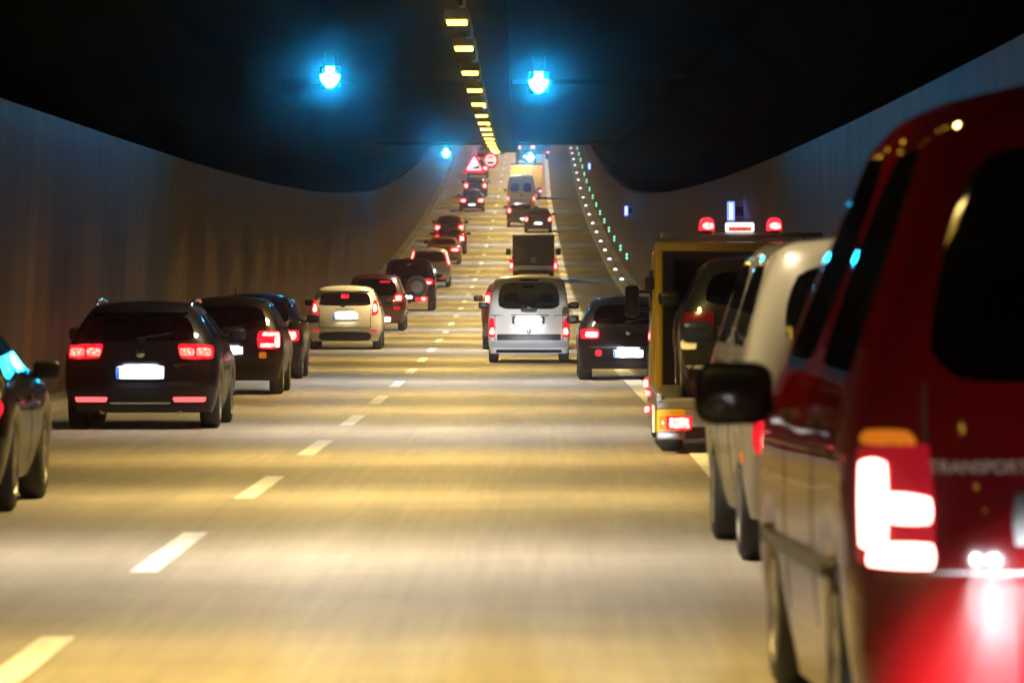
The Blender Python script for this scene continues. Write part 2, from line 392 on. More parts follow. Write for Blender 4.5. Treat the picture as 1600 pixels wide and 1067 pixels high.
# hanging signs --------------------------------------------------------------------------------
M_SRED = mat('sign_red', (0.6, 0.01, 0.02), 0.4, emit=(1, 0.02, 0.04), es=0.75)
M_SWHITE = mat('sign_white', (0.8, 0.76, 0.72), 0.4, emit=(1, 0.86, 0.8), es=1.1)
M_SBLACK = mat('sign_black', (0.05, 0.005, 0.005), 0.4)
def build_signs():
    def rtri(s, z0, r):
        c = [(-s/2, z0), (s/2, z0), (0, z0 + s*0.866)]; out = []
        cx = 0; cz = z0 + s*0.2887
        for i, (x, z) in enumerate(c):
            a0 = math.atan2(z-cz, x-cx)
            for k in range(-3, 4):
                t = a0 + k*math.radians(18)
                d = Vector((cx-x, cz-z)).normalized()
                out.append((x + d.x*2*r + r*math.cos(t), z + d.y*2*r + r*math.sin(t)))
        return out
    r = empty('warning_sign', P(283, -0.15, 4.72))
    bm = bmesh.new(); add_prism(bm, rtri(1.12, 0, 0.06), 0.0, 0.10)
    for sx in (-0.1, 0.1): add_tube(bm, [(sx, 0.05, 0.6), (sx, 0.05, 1.3)], 0.02)
    obj('red_border', bm, M_SRED, r)
    bm = bmesh.new(); add_prism(bm, rtri(0.78, 0.12, 0.05), -0.012, 0.02); obj('white_panel', bm, M_SWHITE, r)
    bm = bmesh.new(); add_prism(bm, [(-0.17, 0.20), (0.24, 0.20), (0.24, 0.36)], -0.02, 0.0); obj('slope_symbol', bm, M_SBLACK, r)
    tag(r, 'red bordered triangular steep hill warning sign hanging above the lane line', 'traffic sign')
    r = empty('round_sign', P(286, 0.60, 5.30))
    bm = bmesh.new(); add_lathe(bm, [(0, 0.35), (0.09, 0.35)], 40, 'y')
    add_tube(bm, [(0, 0.05, 0.3), (0, 0.05, 0.72)], 0.02); obj('red_border', bm, M_SRED, r)
    bm = bmesh.new(); add_lathe(bm, [(-0.012, 0.265), (0.02, 0.265)], 40, 'y'); obj('white_panel', bm, M_SWHITE, r)
    for z0, z1, w, nm in ((0.10, 0.17, 0.15, 'upper_symbol'), (-0.17, -0.07, 0.17, 'lower_symbol')):
        bm = bmesh.new(); add_prism(bm, [(-w, z0), (w, z0), (w*0.8, z1), (-w*0.8, z1)], -0.02, 0.0); obj(nm, bm, M_SRED if z0 > 0 else M_SBLACK, r)
    tag(r, 'round red ringed prohibition sign hanging right of the triangle sign', 'traffic sign')
build_signs()

# small lights of the right walkway and wall ------------------------------------------------------
M_WLED = emit('white_led', (0.85, 0.92, 1.0), 4.0)
M_GLED = emit('green_led', (0.30, 1.0, 0.62), 2.0)
M_ULED = emit('blue_panel', (0.06, 0.12, 1.0), 5.0)
M_ULEDC = emit('blue_panel_core', (0.6, 0.7, 1.0), 3.0)
def build_small():
    wy = [244, 263, 283, 303, 320, 337, 355, 373, 391, 410, 428, 449, 469, 488, 509, 528, 548, 568]
    proto = None
    for i, y in enumerate(wy):
        if proto is None:
            r = empty('kerb_light', (0, 0, 0))
            bm = bmesh.new(); add_box(bm, 0, 0.05, 0.05, 0.22, 0.12, 0.10, 0.02, 2); add_tube(bm, [(0, 0.05, 0.09), (0, 0.05, 0.24)], 0.025); add_box(bm, 0, 0.05, 0.25, 0.09, 0.07, 0.05, 0.01, 1)
            obj('base', bm, M_BLACK, r)
            bm = bmesh.new(); add_prism(bm, [(-0.10, 0.02), (0.10, 0.02), (0.06, 0.10), (-0.06, 0.10)], -0.03, 0.0); obj('lens', bm, M_WLED, r)
            proto = r
        else: r = copy_tree(proto)
        r.location = P(y, 6.46 - taper(y), 0.165)
        tag(r, 'white kerb light on the right walkway edge, %s of its visible row' % nth(i, len(wy)), 'kerb light', 'white kerb lights on the walkway')
    gy = [272, 291, 311, 330, 348, 366, 384, 402, 420, 439, 457, 476, 495, 514, 533, 552]
    proto = None
    for i, y in enumerate(gy):
        if proto is None:
            r = empty('escape_light', (0, 0, 0))
            box('housing', M_HOUSE, r, 0, 0.04, 0, 0.20, 0.09, 0.38, 0.015)
            bm = bmesh.new(); add_box(bm, 0, -0.01, 0.08, 0.09, 0.02, 0.11, 0.004, 1); add_box(bm, 0, -0.01, -0.08, 0.09, 0.02, 0.11, 0.004, 1); obj('lens', bm, M_GLED, r)
            proto = r
        else: r = copy_tree(proto)
        r.location = P(y, rw(y) - 0.10, 1.05)
        tag(r, 'green escape light low on the right wall, %s of its visible row' % nth(i, len(gy)), 'escape light', 'green escape lights on the wall')
    proto = None
    for y, h, lab in ((131, 3.17, 'tall lit blue panel on the right wall above the tow truck'), (262, 3.2, 'lit blue panel on the right wall, middle one of three'), (405, 3.0, 'smallest lit blue panel, farthest up the right wall')):
        if proto is None:
            r = empty('emergency_panel', (0, 0, 0))
            box('bracket', M_HOUSE, r, 0.18, 0.07, 0, 0.18, 0.1, 0.2, 0.01)
            box('panel', M_ULED, r, 0, 0.05, 0, 0.16, 0.12, 0.42, 0.015)
            box('panel_core', M_ULEDC, r, 0.0, -0.015, 0, 0.07, 0.02, 0.34, 0.004)
            proto = r
        else: r = copy_tree(proto)
        r.location = P(y, rw(y) - 0.28, h)
        tag(r, lab, 'emergency panel', 'blue emergency panels on the right wall')
    bm = bmesh.new()  # pale strips painted for the streaks of light on the walkway
    for y in wy:
        for a0, a1 in ((6.62, 6.95),):
            t = taper(y)
            v = [bm.verts.new(P(y + 0.3, a0 - t, 0.19)), bm.verts.new(P(y + 0.3, a1 - t - 0.05, 0.19)), bm.verts.new(P(y + 1.3, a1 - t - 0.05, 0.19)), bm.verts.new(P(y + 1.3, a0 - t, 0.19))]
            bm.faces.new(v)
    struct(obj('walkway_light_streak', bm, M_LINE))
build_small()

# ------------------------------------------------------------------ vehicles
WHEELS = {}
def wheel_mesh(R, w):
    k = (round(R, 2), round(w, 2))
    if k in WHEELS: return WHEELS[k]
    bm = bmesh.new(); h = w/2
    add_lathe(bm, [(-h*0.75, R*0.62), (-h*0.95, R*0.70), (-h, R*0.86), (-h*0.82, R*0.975), (-h*0.5, R), (h*0.5, R), (h*0.82, R*0.975), (h, R*0.86), (h*0.95, R*0.70), (h*0.75, R*0.62)], 36)
    bmesh.ops.recalc_face_normals(bm, faces=bm.faces[:])
    ty = bpy.data.meshes.new('wheel'); bm.to_mesh(ty); bm.free()
    for p in ty.polygons: p.use_smooth = True
    ty.materials.append(M_TYRE)
    bm = bmesh.new()
    add_lathe(bm, [(h*0.70, R*0.60), (h*0.98, R*0.68), (h*0.98, R*0.64), (h*0.60, R*0.56)], 36)
    add_lathe(bm, [(h*0.5, R*0.15), (h*0.92, R*0.14), (h*0.95, R*0.06)], 16)
    for q in range(5):
        a = 2*math.pi*q/5
        add_box(bm, h*0.8, 0, R*0.36, h*0.2, R*0.17, R*0.52, 0.006, 1, Matrix.Rotation(a, 4, 'X'))
    bmesh.ops.recalc_face_normals(bm, faces=bm.faces[:])
    ri = bpy.data.meshes.new('rim'); bm.to_mesh(ri); bm.free(); ri.materials.append(M_RIM)
    WHEELS[k] = (ty, ri); return WHEELS[k]

def shell(L, rows, ro, wb, R, crown=0.05, bulge=0.03, corner=0.13, crease=0.55, level=2, split=False, wf=0.82):
    """car body: rear, sides, front and roof as one subdivided quad cage. rows: (z, halfwidth, yrear, yfront).
       returns mesh with material index 0 body 1 rear glass 2 left glass 3 right glass 4 windscreen"""
    bm = bmesh.new(); F = [-1, -wf, -0.42, 0, 0.42, wf, 1]
    if split: F = [-1, -0.84, -0.06, 0, 0.06, 0.84, 1]
    DY = {0: -1.0*bulge, 0.06: -bulge, 0.42: -bulge*0.7, wf: corner*0.2, 0.84: corner*0.2, 1: corner}
    nr = len(rows); rw_ = ro; fw = ro + wb; mid = (rw_ + fw)/2 + 0.1
    Ra = R + 0.07; q = Ra*0.70
    st = [corner, rw_-Ra, rw_-q, rw_, rw_+q, rw_+Ra, mid-0.05, mid+0.05, fw-Ra, fw-q, fw, fw+q, fw+Ra, L-corner]
    if st[1] < st[0] + 0.05: st[1] = st[0] + 0.05
    if st[12] > st[13] - 0.05: st[12] = st[13] - 0.05
    arch = {}
    for w0, i0 in ((rw_, 1), (fw, 8)):
        for i in range(i0, i0+5):
            d = abs(st[i]-w0); arch[i] = R*0.95 + math.sqrt(max(0, Ra*Ra-d*d)) if d < Ra-0.005 else rows[0][0]
    def ypos(k, i):
        z, hw, yr, yf = rows[k]
        s = (st[i]-st[0])/(st[-1]-st[0])
        a = yr + corner; b = yf - corner
        base = a + s*(b-a)
        if k <= 2: # keep arches over the wheels
            return st[i] if 0 < i < 13 else base
        return base
    V = {}
    for k in range(nr):
        z, hw, yr, yf = rows[k]
        for i in range(14):
            zz = z
            if k == 0 and i in arch: zz = max(z, arch[i])
            if k == 1 and i in arch and arch[i] > rows[0][0]+0.01: zz = max(z, arch[i]+0.05)
            if k == 2 and i in arch and arch[i] > rows[0][0]+0.01: zz = max(z, arch[i]+0.11)
            for sgn in (-1, 1):
                V['s', k, i, sgn] = bm.verts.new((sgn*hw, ypos(k, i), zz))
        for j, f in enumerate(F):
            if abs(f) == 1:
                V['r', k, j] = V['s', k, 0, int(f)]; V['f', k, j] = V['s', k, 13, int(f)]; continue
            zz = z + (crown*(1-f*f) if k == nr-1 else 0)
            V['r', k, j] = bm.verts.new((f*hw, yr + DY[abs(f)], zz)); V['f', k, j] = bm.verts.new((f*hw, yf - DY[abs(f)], zz))
    kt = nr-1
    for i in range(14):
        for j, f in enumerate(F):
            if i == 0: V['t', i, j] = V['r', kt, j]
            elif i == 13: V['t', i, j] = V['f', kt, j]
            elif abs(f) == 1: V['t', i, j] = V['s', kt, i, int(f)]
            else: V['t', i, j] = bm.verts.new((f*rows[kt][1], ypos(kt, i), rows[kt][0] + crown*(1-f*f)))
    kw = 3
    def face(a, mi):
        try:
            f = bm.faces.new(a); f.material_index = mi; f.smooth = True
        except ValueError: pass
    for k in range(kt):
        for j in range(6):
            g = 1 if (k == kw and 1 <= j <= 4) else 0
            if split and j in (2, 3): g = 0
            face((V['r', k, j], V['r', k, j+1], V['r', k+1, j+1], V['r', k+1, j]), g)
            face((V['f', k, j+1], V['f', k, j], V['f', k+1, j], V['f', k+1, j+1]), 4 if (k == kw and 0 < j < 5) else 0)
        for i in range(13):
            w = k == kw and i in (1, 2, 3, 4, 5, 7, 8, 9, 10, 11)
            face((V['s', k, i+1, -1], V['s', k, i, -1], V['s', k+1, i, -1], V['s', k+1, i+1, -1]), 2 if w else 0)
            face((V['s', k, i, 1], V['s', k, i+1, 1], V['s', k+1, i+1, 1], V['s', k+1, i, 1]), 3 if w else 0)
    for i in range(13):
        for j in range(6): face((V['t', i, j], V['t', i, j+1], V['t', i+1, j+1], V['t', i+1, j]), 0)
    cl = bm.edges.layers.float.get('crease_edge') or bm.edges.layers.float.new('crease_edge')
    for e in bm.edges:
        fs = e.link_faces
        if len(fs) == 2 and fs[0].material_index != fs[1].material_index: e[cl] = crease
        elif len(fs) == 1: e[cl] = 1.0
    me = bpy.data.meshes.new('shell'); bm.to_mesh(me); bm.free()
    for n in range(5): me.materials.append(None)
    o = bpy.data.objects.new('shell', me); COL.objects.link(o)
    md = o.modifiers.new('s', 'SUBSURF'); md.levels = level; md.render_levels = level
    bpy.context.view_layer.update()
    ev = bpy.data.meshes.new_from_object(o.evaluated_get(bpy.context.evaluated_depsgraph_get()))
    bpy.data.objects.remove(o); bpy.data.meshes.remove(me)
    return ev

def side_of(me, mi):
    bm = bmesh.new(); bm.from_mesh(me)
    bmesh.ops.delete(bm, geom=[f for f in bm.faces if f.material_index != mi], context='FACES')
    for f in bm.faces: f.material_index = 0
    return bm

class Car:
    def __init__(s, name, label, cat, y, off, L, rows, ro, wb, R, mbody, mglass=M_GLASS, group=None, rot=0.0, lift=0.0, tw=0.21, track=None,
                 seats=False, level=2, wheels=True, mirrors=True, X=None, **kw):
        s.rows = rows; s.L = L; s.ro = ro; s.R = R
        loc = P(y, off, lift)
        if X is not None: loc.x = X
        s.root = empty(name, loc, (slope(y + wb/2), 0, head(y) + rot)); tag(s.root, label, cat, group)
        me = shell(L, rows, ro, wb, R, level=level, **kw)
        for v in me.vertices: v.co.y -= ro            # origin under the rear axle
        bmt = bmesh.new(); bmt.from_mesh(me); s.bvh = BVHTree.FromBMesh(bmt); bmt.free()
        s.body = s._part('body', me, 0, mbody)
        s._part('rear_window', me, 1, mglass)
        s._part('side_window', me, 2, mglass); s._part('side_window', me, 3, mglass)
        s._part('windscreen', me, 4, M_GLASS)
        bpy.data.meshes.remove(me)
        hw0 = rows[1][1]
        # floor pan and cabin deck
        bm = bmesh.new(); add_box(bm, 0, L/2-ro, rows[0][0]+0.09, hw0*1.76, L-0.5, 0.10)
        for wy in (0, wb):
            add_box(bm, 0, wy, R+0.25, hw0*1.2, 2*R+0.3, 0.04)
            add_box(bm, 0, wy, R*0.9, 0.12, 0.12, 0.12); add_tube(bm, [(-hw0+0.15, wy, R), (hw0-0.15, wy, R)], 0.05)
        obj('underbody', bm, M_BLACK, s.root)
        zb = rows[3][0]
        box('cabin_deck', M_DARK, s.root, 0, (rows[3][2]+rows[3][3])/2-ro, zb-0.13, rows[3][1]*1.8, (rows[3][3]-rows[3][2])-0.35, 0.06)
        if seats:
            zt = rows[4][0]
            for sx in (-0.38, 0.38):
                bm = bmesh.new(); add_box(bm, sx, L*0.52-ro, zb-0.02, 0.5, 0.16, 0.36, 0.07, 3); add_box(bm, sx, L*0.52-ro+0.03, zb+0.22, 0.27, 0.10, 0.19, 0.045, 3)
                obj('seat', bm, M_DARK, s.root, angle=50)
            for sx in (-0.42, 0.42):
                bm = bmesh.new(); add_box(bm, sx, L*0.28-ro, zb+0.02, 0.26, 0.09, 0.15, 0.04, 3); obj('headrest', bm, M_DARK, s.root, angle=50)
            bm = bmesh.new(); add_box(bm, 0, rows[4][3]-ro-0.25, zt-0.10, 0.24, 0.03, 0.07, 0.02, 2); obj('rear_view_mirror', bm, M_DARK, s.root, angle=50)
        if wheels:
            ty, ri = wheel_mesh(R, tw); tx = (track or (rows[1][1] - tw/2 - 0.02))
            for wy in (0, wb):
                for sg in (-1, 1):
                    w = link('wheel', ty, None, s.root); w.location = (sg*tx, wy, R)
                    if sg < 0: w.rotation_euler = (0, 0, math.pi)
                    link('rim', ri, None, w)
        if mirrors:
            s.mirror(kw.get('mz', zb+0.06))
    def _part(s, nm, me, mi, m):
        bm = side_of(me, mi)
        if not bm.faces: bm.free(); return None
        mm = bpy.data.meshes.new(nm); bm.to_mesh(mm); bm.free()
        return link(nm, mm, m, s.root, True)
    def mirror(s, z, sx=0.22, sz=0.15, y=None, dx=0.12):
        r = s.rows
        y = y if y is not None else r[3][3] - s.ro - 0.25
        for sg in (-1, 1):
            bm = bmesh.new(); x = sg*(r[3][1] + dx)
            add_box(bm, x, y, z, sx, 0.11, sz, min(sx, sz)*0.3, 3); add_tube(bm, [(sg*(r[3][1]-0.03), y+0.02, z-sz*0.3), (x, y+0.02, z-sz*0.2)], 0.025)
            obj('wing_mirror', bm, M_BLACK if s.mirror_mat is None else s.mirror_mat, s.root, angle=50)
    mirror_mat = None
    def patch(s, nm, m, quad, rnd=0.4, proud=0.012, n=(10, 6), parent=None, mirror=False, side=0, label=None, thick=0.03):
        """surface-hugging panel on the tail (side=0) or a flank (side=+1/-1). quad: (a,z) corners bl, br, tr, tl"""
        made = []
        for sg in ((1, -1) if mirror else (1,)):
            bm = bmesh.new(); nx, nz = n; G = {}
            ok = True
            for i in range(nx+1):
                for j in range(nz+1):
                    u = -1 + 2*i/nx; v = -1 + 2*j/nz
                    uu = u*math.sqrt(1 - rnd*v*v/2); vv = v*math.sqrt(1 - rnd*u*u/2)
                    a = (uu+1)/2; b = (vv+1)/2
                    bl, br, tr, tl = [Vector(q) for q in quad]
                    p = bl*(1-a)*(1-b) + br*a*(1-b) + tr*a*b + tl*(1-a)*b
                    if side == 0:
                        x = p.x*sg
                        hit = s.bvh.ray_cast(Vector((x, -6, p.y)), Vector((0, 1, 0)))[0]
                        if hit is None or hit.y > s.L*0.5: G[i, j] = None
                        else: G[i, j] = (Vector((x, hit.y - proud, p.y)), Vector((x, hit.y + thick, p.y)))
                    else:
                        sd = side*sg
                        hit = s.bvh.ray_cast(Vector((sd*4, p.x, p.y)), Vector((-sd, 0, 0)))[0]
                        if hit is None: G[i, j] = None
                        else: G[i, j] = (Vector((hit.x + sd*proud, p.x, p.y)), Vector((hit.x - sd*thick, p.x, p.y)))
            # fill misses from neighbours
            for i in range(nx+1):
                for j in range(nz+1):
                    if G[i, j] is None:
                        best = None
                        for (a, b), g in G.items():
                            if g is not None:
                                d = (a-i)**2 + (b-j)**2
                                if best is None or d < best[0]: best = (d, g)
                        if best is None: ok = False; break
                        G[i, j] = (best[1][0].copy(), best[1][1].copy())
                if not ok: break
            if not ok: bm.free(); continue
            T = {k: bm.verts.new(g[0]) for k, g in G.items()}; B = {k: bm.verts.new(g[1]) for k, g in G.items()}
            for i in range(nx):
                for j in range(nz):
                    bm.faces.new((T[i, j], T[i+1, j], T[i+1, j+1], T[i, j+1])); bm.faces.new((B[i, j+1], B[i+1, j+1], B[i+1, j], B[i, j]))
            ring = [(i, 0) for i in range(nx)] + [(nx, j) for j in range(nz)] + [(i, nz) for i in range(nx, 0, -1)] + [(0, j) for j in range(nz, 0, -1)]
            for a, b in zip(ring, ring[1:] + ring[:1]): bm.faces.new((T[a], B[a], B[b], T[b]))
            bmesh.ops.remove_doubles(bm, verts=bm.verts[:], dist=1e-5)
            p_ = parent
            if isinstance(parent, list): p_ = parent[len(made)] if len(made) < len(parent) else parent[-1]
            o = obj(nm, bm, m, p_ or s.root, angle=40)
            if label: o['label'] = label
            made.append(o)
        return made
    def rect(s, nm, m, x0, z0, x1, z1, **k): return s.patch(nm, m, ((x0, z0), (x1, z0), (x1, z1), (x0, z1)), **k)
    def tail(s, x0, z0, x1, z1, core=(0.18, 0.15, 0.82, 0.75), slant=0.0, rnd=0.5, mcore=None, mlens=None):
        q = ((x0, z0), (x1, z0), (x1 - slant, z1), (x0 - slant, z1))
        L_ = s.patch('taillight', mlens or M_LENS, q, rnd=rnd, proud=0.014, mirror=True)
        if core:
            a, b, c, d = core
            f = lambda u, v: (x0 + (x1-x0)*u - slant*v, z0 + (z1-z0)*v)
            s.patch('lamp_core', mcore or M_CORE, (f(a, b), f(c, b), f(c, d), f(a, d)), rnd=0.6, proud=0.022, mirror=True, parent=L_, n=(6, 4))
        return L_
    def plate(s, z0, z1, x0=-0.26, x1=0.26, glow=1.0, eu=True):
        pl = s.rect('licence_plate', M_PLATE, x0, z0, x1, z1, rnd=0.05, proud=0.018, n=(8, 3))
        if pl and eu: s.rect('country_band', M_EU, x0+0.004, z0+0.004, x0+0.045, z1-0.004, rnd=0.0, proud=0.021, n=(2, 2), parent=pl)
        h = s.bvh.ray_cast(Vector((0.5*(x0+x1), -6, z1)), Vector((0, 1, 0)))[0]
        if h is not None and glow > 0:
            add_light('AREA', 'plate_fill_light', (0.5*(x0+x1), h.y - 0.09, z1 + 0.03), (math.radians(50), 0, 0), 7.0*glow, (0.9, 0.95, 1.0), s.root, shape='RECTANGLE', size=0.40, size_y=0.03, spread=math.radians(110))  # light added to whiten the plate in place of its retroreflection
    def trim(s, z0, z1, hw=0.8, nm='bumper_trim', m=None, rnd=0.1): return s.rect(nm, m or M_BLACK, -hw, z0, hw, z1, rnd=rnd, proud=0.010, n=(14, 3))
    def seams(s, hw, z0, z1):
        for x in (-hw, hw): s.rect('tailgate_seam', M_BLACK, x-0.006, z0, x+0.006, z1, rnd=0, proud=0.003, n=(1, 8))
        s.rect('tailgate_seam', M_BLACK, -hw, z0-0.006, hw, z0+0.006, rnd=0, proud=0.003, n=(10, 1))
    def emblem(s, z, r=0.05):
        h = s.bvh.ray_cast(Vector((0, -6, z)), Vector((0, 1, 0)))[0]
        if h:
            bm = bmesh.new(); add_lathe(bm, [(h.y-0.02, r*0.8), (h.y-0.014, r), (h.y+0.01, r)], 20, 'y', (0, 0, z)); obj('emblem', bm, M_CHROME, s.root, angle=50)
    def wiper(s, z, x0=0.0, x1=0.32):
        h = s.bvh.ray_cast(Vector((x0, -6, z)), Vector((0, 1, 0)))[0]; h2 = s.bvh.ray_cast(Vector((x1, -6, z+0.05)), Vector((0, 1, 0)))[0]
        if h and h2:
            bm = bmesh.new(); add_tube(bm, [(x0, h.y-0.03, z), (x1, h2.y-0.03, z+0.05)], 0.012, 6); add_box(bm, x0, h.y-0.02, z-0.03, 0.10, 0.05, 0.07, 0.015, 2); obj('wiper', bm, M_BLACK, s.root)
    def door_lines(s, zs=(0.35, 0.95), ys=()):
        for y in ys:
            s.patch('door_seam', M_BLACK, ((y-0.006, zs[0]), (y+0.006, zs[0]), (y+0.006, zs[1]), (y-0.006, zs[1])), rnd=0, proud=0.003, n=(1, 8), mirror=True, side=1)
            s.patch('door_handle', M_BLACK, ((y-0.26, zs[1]-0.10), (y-0.06, zs[1]-0.10), (y-0.06, zs[1]-0.06), (y-0.26, zs[1]-0.06)), rnd=0.6, proud=0.03, n=(5, 2), mirror=True, side=1)
    def brake3(s, z, hw=0.12, h=0.03, m=None): s.rect('high_brake_light', m or M_REFLC, -hw, z, hw, z+h, rnd=0.3, proud=0.02, n=(8, 2))

def rows_hatch(Wd, H, L, hl=None):
    a = Wd/2
    return [(0.22, a*0.90, 0.12, L-0.08), (0.50, a*0.99, 0.0, L), (0.80, a*1.0, 0.04, L-0.10), (0.98, a*0.94, 0.10, L-1.05), (H-0.13, a*0.74, 0.40, L-1.75), (H-0.04, a*0.63, 0.56, L-2.05)]
def rows_sedan(Wd, H, L):
    a = Wd/2
    return [(0.22, a*0.90, 0.12, L-0.08), (0.50, a*0.99, 0.0, L), (0.92, a*0.97, 0.06, L-0.10), (0.98, a*0.90, 0.55, L-1.15), (H-0.12, a*0.70, 1.10, L-1.85), (H-0.04, a*0.58, 1.40, L-2.15)]
def rows_suv(Wd, H, L):
    a = Wd/2
    return [(0.32, a*0.92, 0.10, L-0.08), (0.60, a*0.99, 0.0, L), (0.95, a*1.0, 0.03, L-0.10), (1.12, a*0.96, 0.07, L-1.15), (H-0.14, a*0.82, 0.26, L-1.75), (H-0.04, a*0.72, 0.38, L-2.0)]

BLACKP = paint('black_paint', (0.005, 0.005, 0.006), coat=0.4, spec=0.05)
GREYP = paint('dark_grey_paint', (0.022, 0.023, 0.026), 0.2, coat=0.6, spec=0.2)
REDP = paint('red_paint', (0.085, 0.010, 0.004))
WINEP = paint('wine_paint', (0.05, 0.004, 0.006))
WHITEP = paint('white_paint', (0.78, 0.77, 0.75))
YELLITP = paint('yellow_lit_white_paint', (0.72, 0.61, 0.36))  # white car's paint, yellowed for the lamp light falling on it
SILVP = paint('silver_paint', (0.42, 0.45, 0.52), 0.1)
YELP = paint('yellow_paint', (0.60, 0.41, 0.012))
CREAMP = paint('cream_paint', (0.88, 0.68, 0.10))
BROWNP = paint('brown_reflect_paint', (0.16, 0.07, 0.02), 0.3)  # saloon's dark body coloured brown for the orange reflections on it
VANRED = paint('deep_red_paint', (0.06, 0.0005, 0.0012), coat=0.9, spec=0.0)

# --- left lane -----------------------------------------------------------------------------------
GL = 'queue of cars in the left lane'
def left_lane():
    # black car cut by the left edge
    L = 4.5
    c = Car('black_car', 'black car cut off by the left edge of the photo', 'car', 45.9, 0, L, rows_sedan(1.80, 1.44, L), 0.95, 2.7, 0.33, BLACKP, X=-4.88, group=GL, level=2, seats=True)
    c.tail(0.42, 0.70, 0.84, 0.88); c.plate(0.42, 0.54); c.door_lines((0.35, 0.93), (1.35, 0.2)); c.rect('door_trim', M_BLACK, -0.7, 0.25, 0.7, 0.36, rnd=0.1)
    # black estate
    L = 4.65
    rows = [(0.20, 0.84, 0.10, L-0.08), (0.42, 0.92, 0.0, L), (0.82, 0.92, 0.03, L-0.10), (1.04, 0.86, 0.10, L-1.15), (1.37, 0.66, 0.36, L-1.8), (1.47, 0.56, 0.46, L-2.1)]
    c = Car('estate_car', 'glossy black estate car with four glowing red lamps and reflectors, nearest whole car', 'car', 72.2, -2.36, L, rows, 0.92, 2.68, 0.33, BLACKP, group=GL, seats=True, tw=0.235, crown=0.045)
    t = c.patch('taillight', M_LENS, ((0.47, 0.83), (0.86, 0.83), (0.86, 1.0), (0.43, 1.02)), rnd=0.35, proud=0.014, mirror=True)
    c.patch('lamp_core', M_CORE2, ((0.66, 0.865), (0.84, 0.865), (0.83, 0.965), (0.66, 0.965)), rnd=0.5, proud=0.024, mirror=True, parent=t)
    c.patch('lamp_core', M_CORE2, ((0.47, 0.865), (0.635, 0.865), (0.635, 0.965), (0.46, 0.965)), rnd=0.5, proud=0.024, mirror=True, parent=t)
    c.plate(0.60, 0.745, -0.285, 0.285, 1.6)
    c.patch('glowing_reflector', M_REFLC, ((0.40, 0.325), (0.76, 0.325), (0.78, 0.385), (0.38, 0.385)), rnd=0.2, proud=0.012, mirror=True)  # lower reflectors, glowing by emission for the light they return
    c.trim(0.19, 0.29, 0.76, 'diffuser'); c.rect('chrome_strip', M_CHROME, -0.36, 0.300, 0.36, 0.322, rnd=0.1, proud=0.012)
    c.seams(0.645, 0.50, 1.02); c.emblem(0.90, 0.055); c.wiper(1.08, 0.0, 0.36)
    c.rect('badge', M_CHROME, 0.40, 0.745, 0.60, 0.775, rnd=0, proud=0.008, n=(4, 1))
    c.rect('spoiler', BLACKP, -0.56, 1.38, 0.56, 1.42, rnd=0.1, proud=0.07)
    for sg in (-1, 1):
        bm = bmesh.new(); add_tube(bm, [(sg*0.56, -0.25, 1.46), (sg*0.58, 0.1, 1.52), (sg*0.58, 1.0, 1.53), (sg*0.57, 1.6, 1.50)], 0.018); obj('roof_rail', bm, M_CHROME, c.root, True)
        bm = bmesh.new(); add_tube(bm, [(sg*0.45, -0.83, 0.22), (sg*0.45, -0.70, 0.22)], 0.04, 12); obj('exhaust', bm, M_CHROME, c.root)
    c.door_lines((0.35, 1.0), (0.55, 1.6))
    # two black cars behind its right shoulder
    L = 4.3
    c = Car('black_hatchback', 'black hatchback with roof aerial, half hidden behind the black estate car', 'car', 93.4, -2.43, L, rows_hatch(1.76, 1.50, L), 0.75, 2.6, 0.33, BLACKP, group=GL, seats=True)
    t = c.tail(0.47, 0.70, 0.83, 0.99, core=None)
    for q in (((0.74, 0.73), (0.82, 0.73), (0.81, 0.96), (0.74, 0.96)), ((0.52, 0.73), (0.74, 0.73), (0.74, 0.79), (0.52, 0.79)), ((0.54, 0.90), (0.74, 0.90), (0.74, 0.96), (0.56, 0.96))):
        c.patch('lamp_core', M_CORE, q, rnd=0.3, proud=0.022, mirror=True, parent=t, n=(4, 4))
    c.plate(0.62, 0.74); c.trim(0.22, 0.40, 0.75); c.emblem(0.92); c.wiper(1.02); c.seams(0.66, 0.58, 1.0)
    bm = bmesh.new(); add_tube(bm, [(0.1, 0.3, 1.47), (0.1, 0.1, 1.62)], 0.008, 6); obj('aerial', bm, M_BLACK, c.root)
    c.rect('reflector', M_AMBER, 0.50, 0.56, 0.62, 0.66, rnd=0.5)
    c = Car('black_hatchback', 'black hatchback squeezed between the second black car and the white hatchback', 'car', 107.1, -2.62, L, rows_hatch(1.74, 1.50, L), 0.75, 2.55, 0.33, BLACKP, group=GL)
    c.tail(0.52, 0.66, 0.80, 0.90); c.plate(0.45, 0.56); c.trim(0.22, 0.38, 0.75); c.emblem(0.92); c.wiper(1.02)
    # white hatchback
    L = 3.95
    rows = [(0.20, 0.78, 0.14, L-0.08), (0.46, 0.87, 0.0, L), (0.84, 0.86, 0.05, L-0.10), (1.02, 0.80, 0.14, L-1.05), (1.345, 0.68, 0.36, L-1.7), (1.46, 0.58, 0.40, L-2.0)]
    c = Car('white_hatchback', 'white hatchback with a black lower bumper and upright red lamps', 'car', 142.2, -2.03, L, rows, 0.62, 2.49, 0.31, YELLITP, M_GLASSD, group=GL, corner=0.16, crease=0.35)
    t = c.patch('taillight', M_LENS, ((0.62, 0.80), (0.80, 0.86), (0.74, 1.18), (0.66, 1.14)), rnd=0.4, proud=0.018, mirror=True)
    c.patch('lamp_core', M_CORE, ((0.65, 0.88), (0.77, 0.90), (0.73, 1.08), (0.67, 1.07)), rnd=0.6, proud=0.027, mirror=True, parent=t)
    c.plate(0.71, 0.85, -0.27, 0.31, 1.0)
    c.rect('bumper_trim', M_BLACK, -0.62, 0.20, 0.62, 0.42, rnd=0.5, proud=0.012, n=(14, 4))
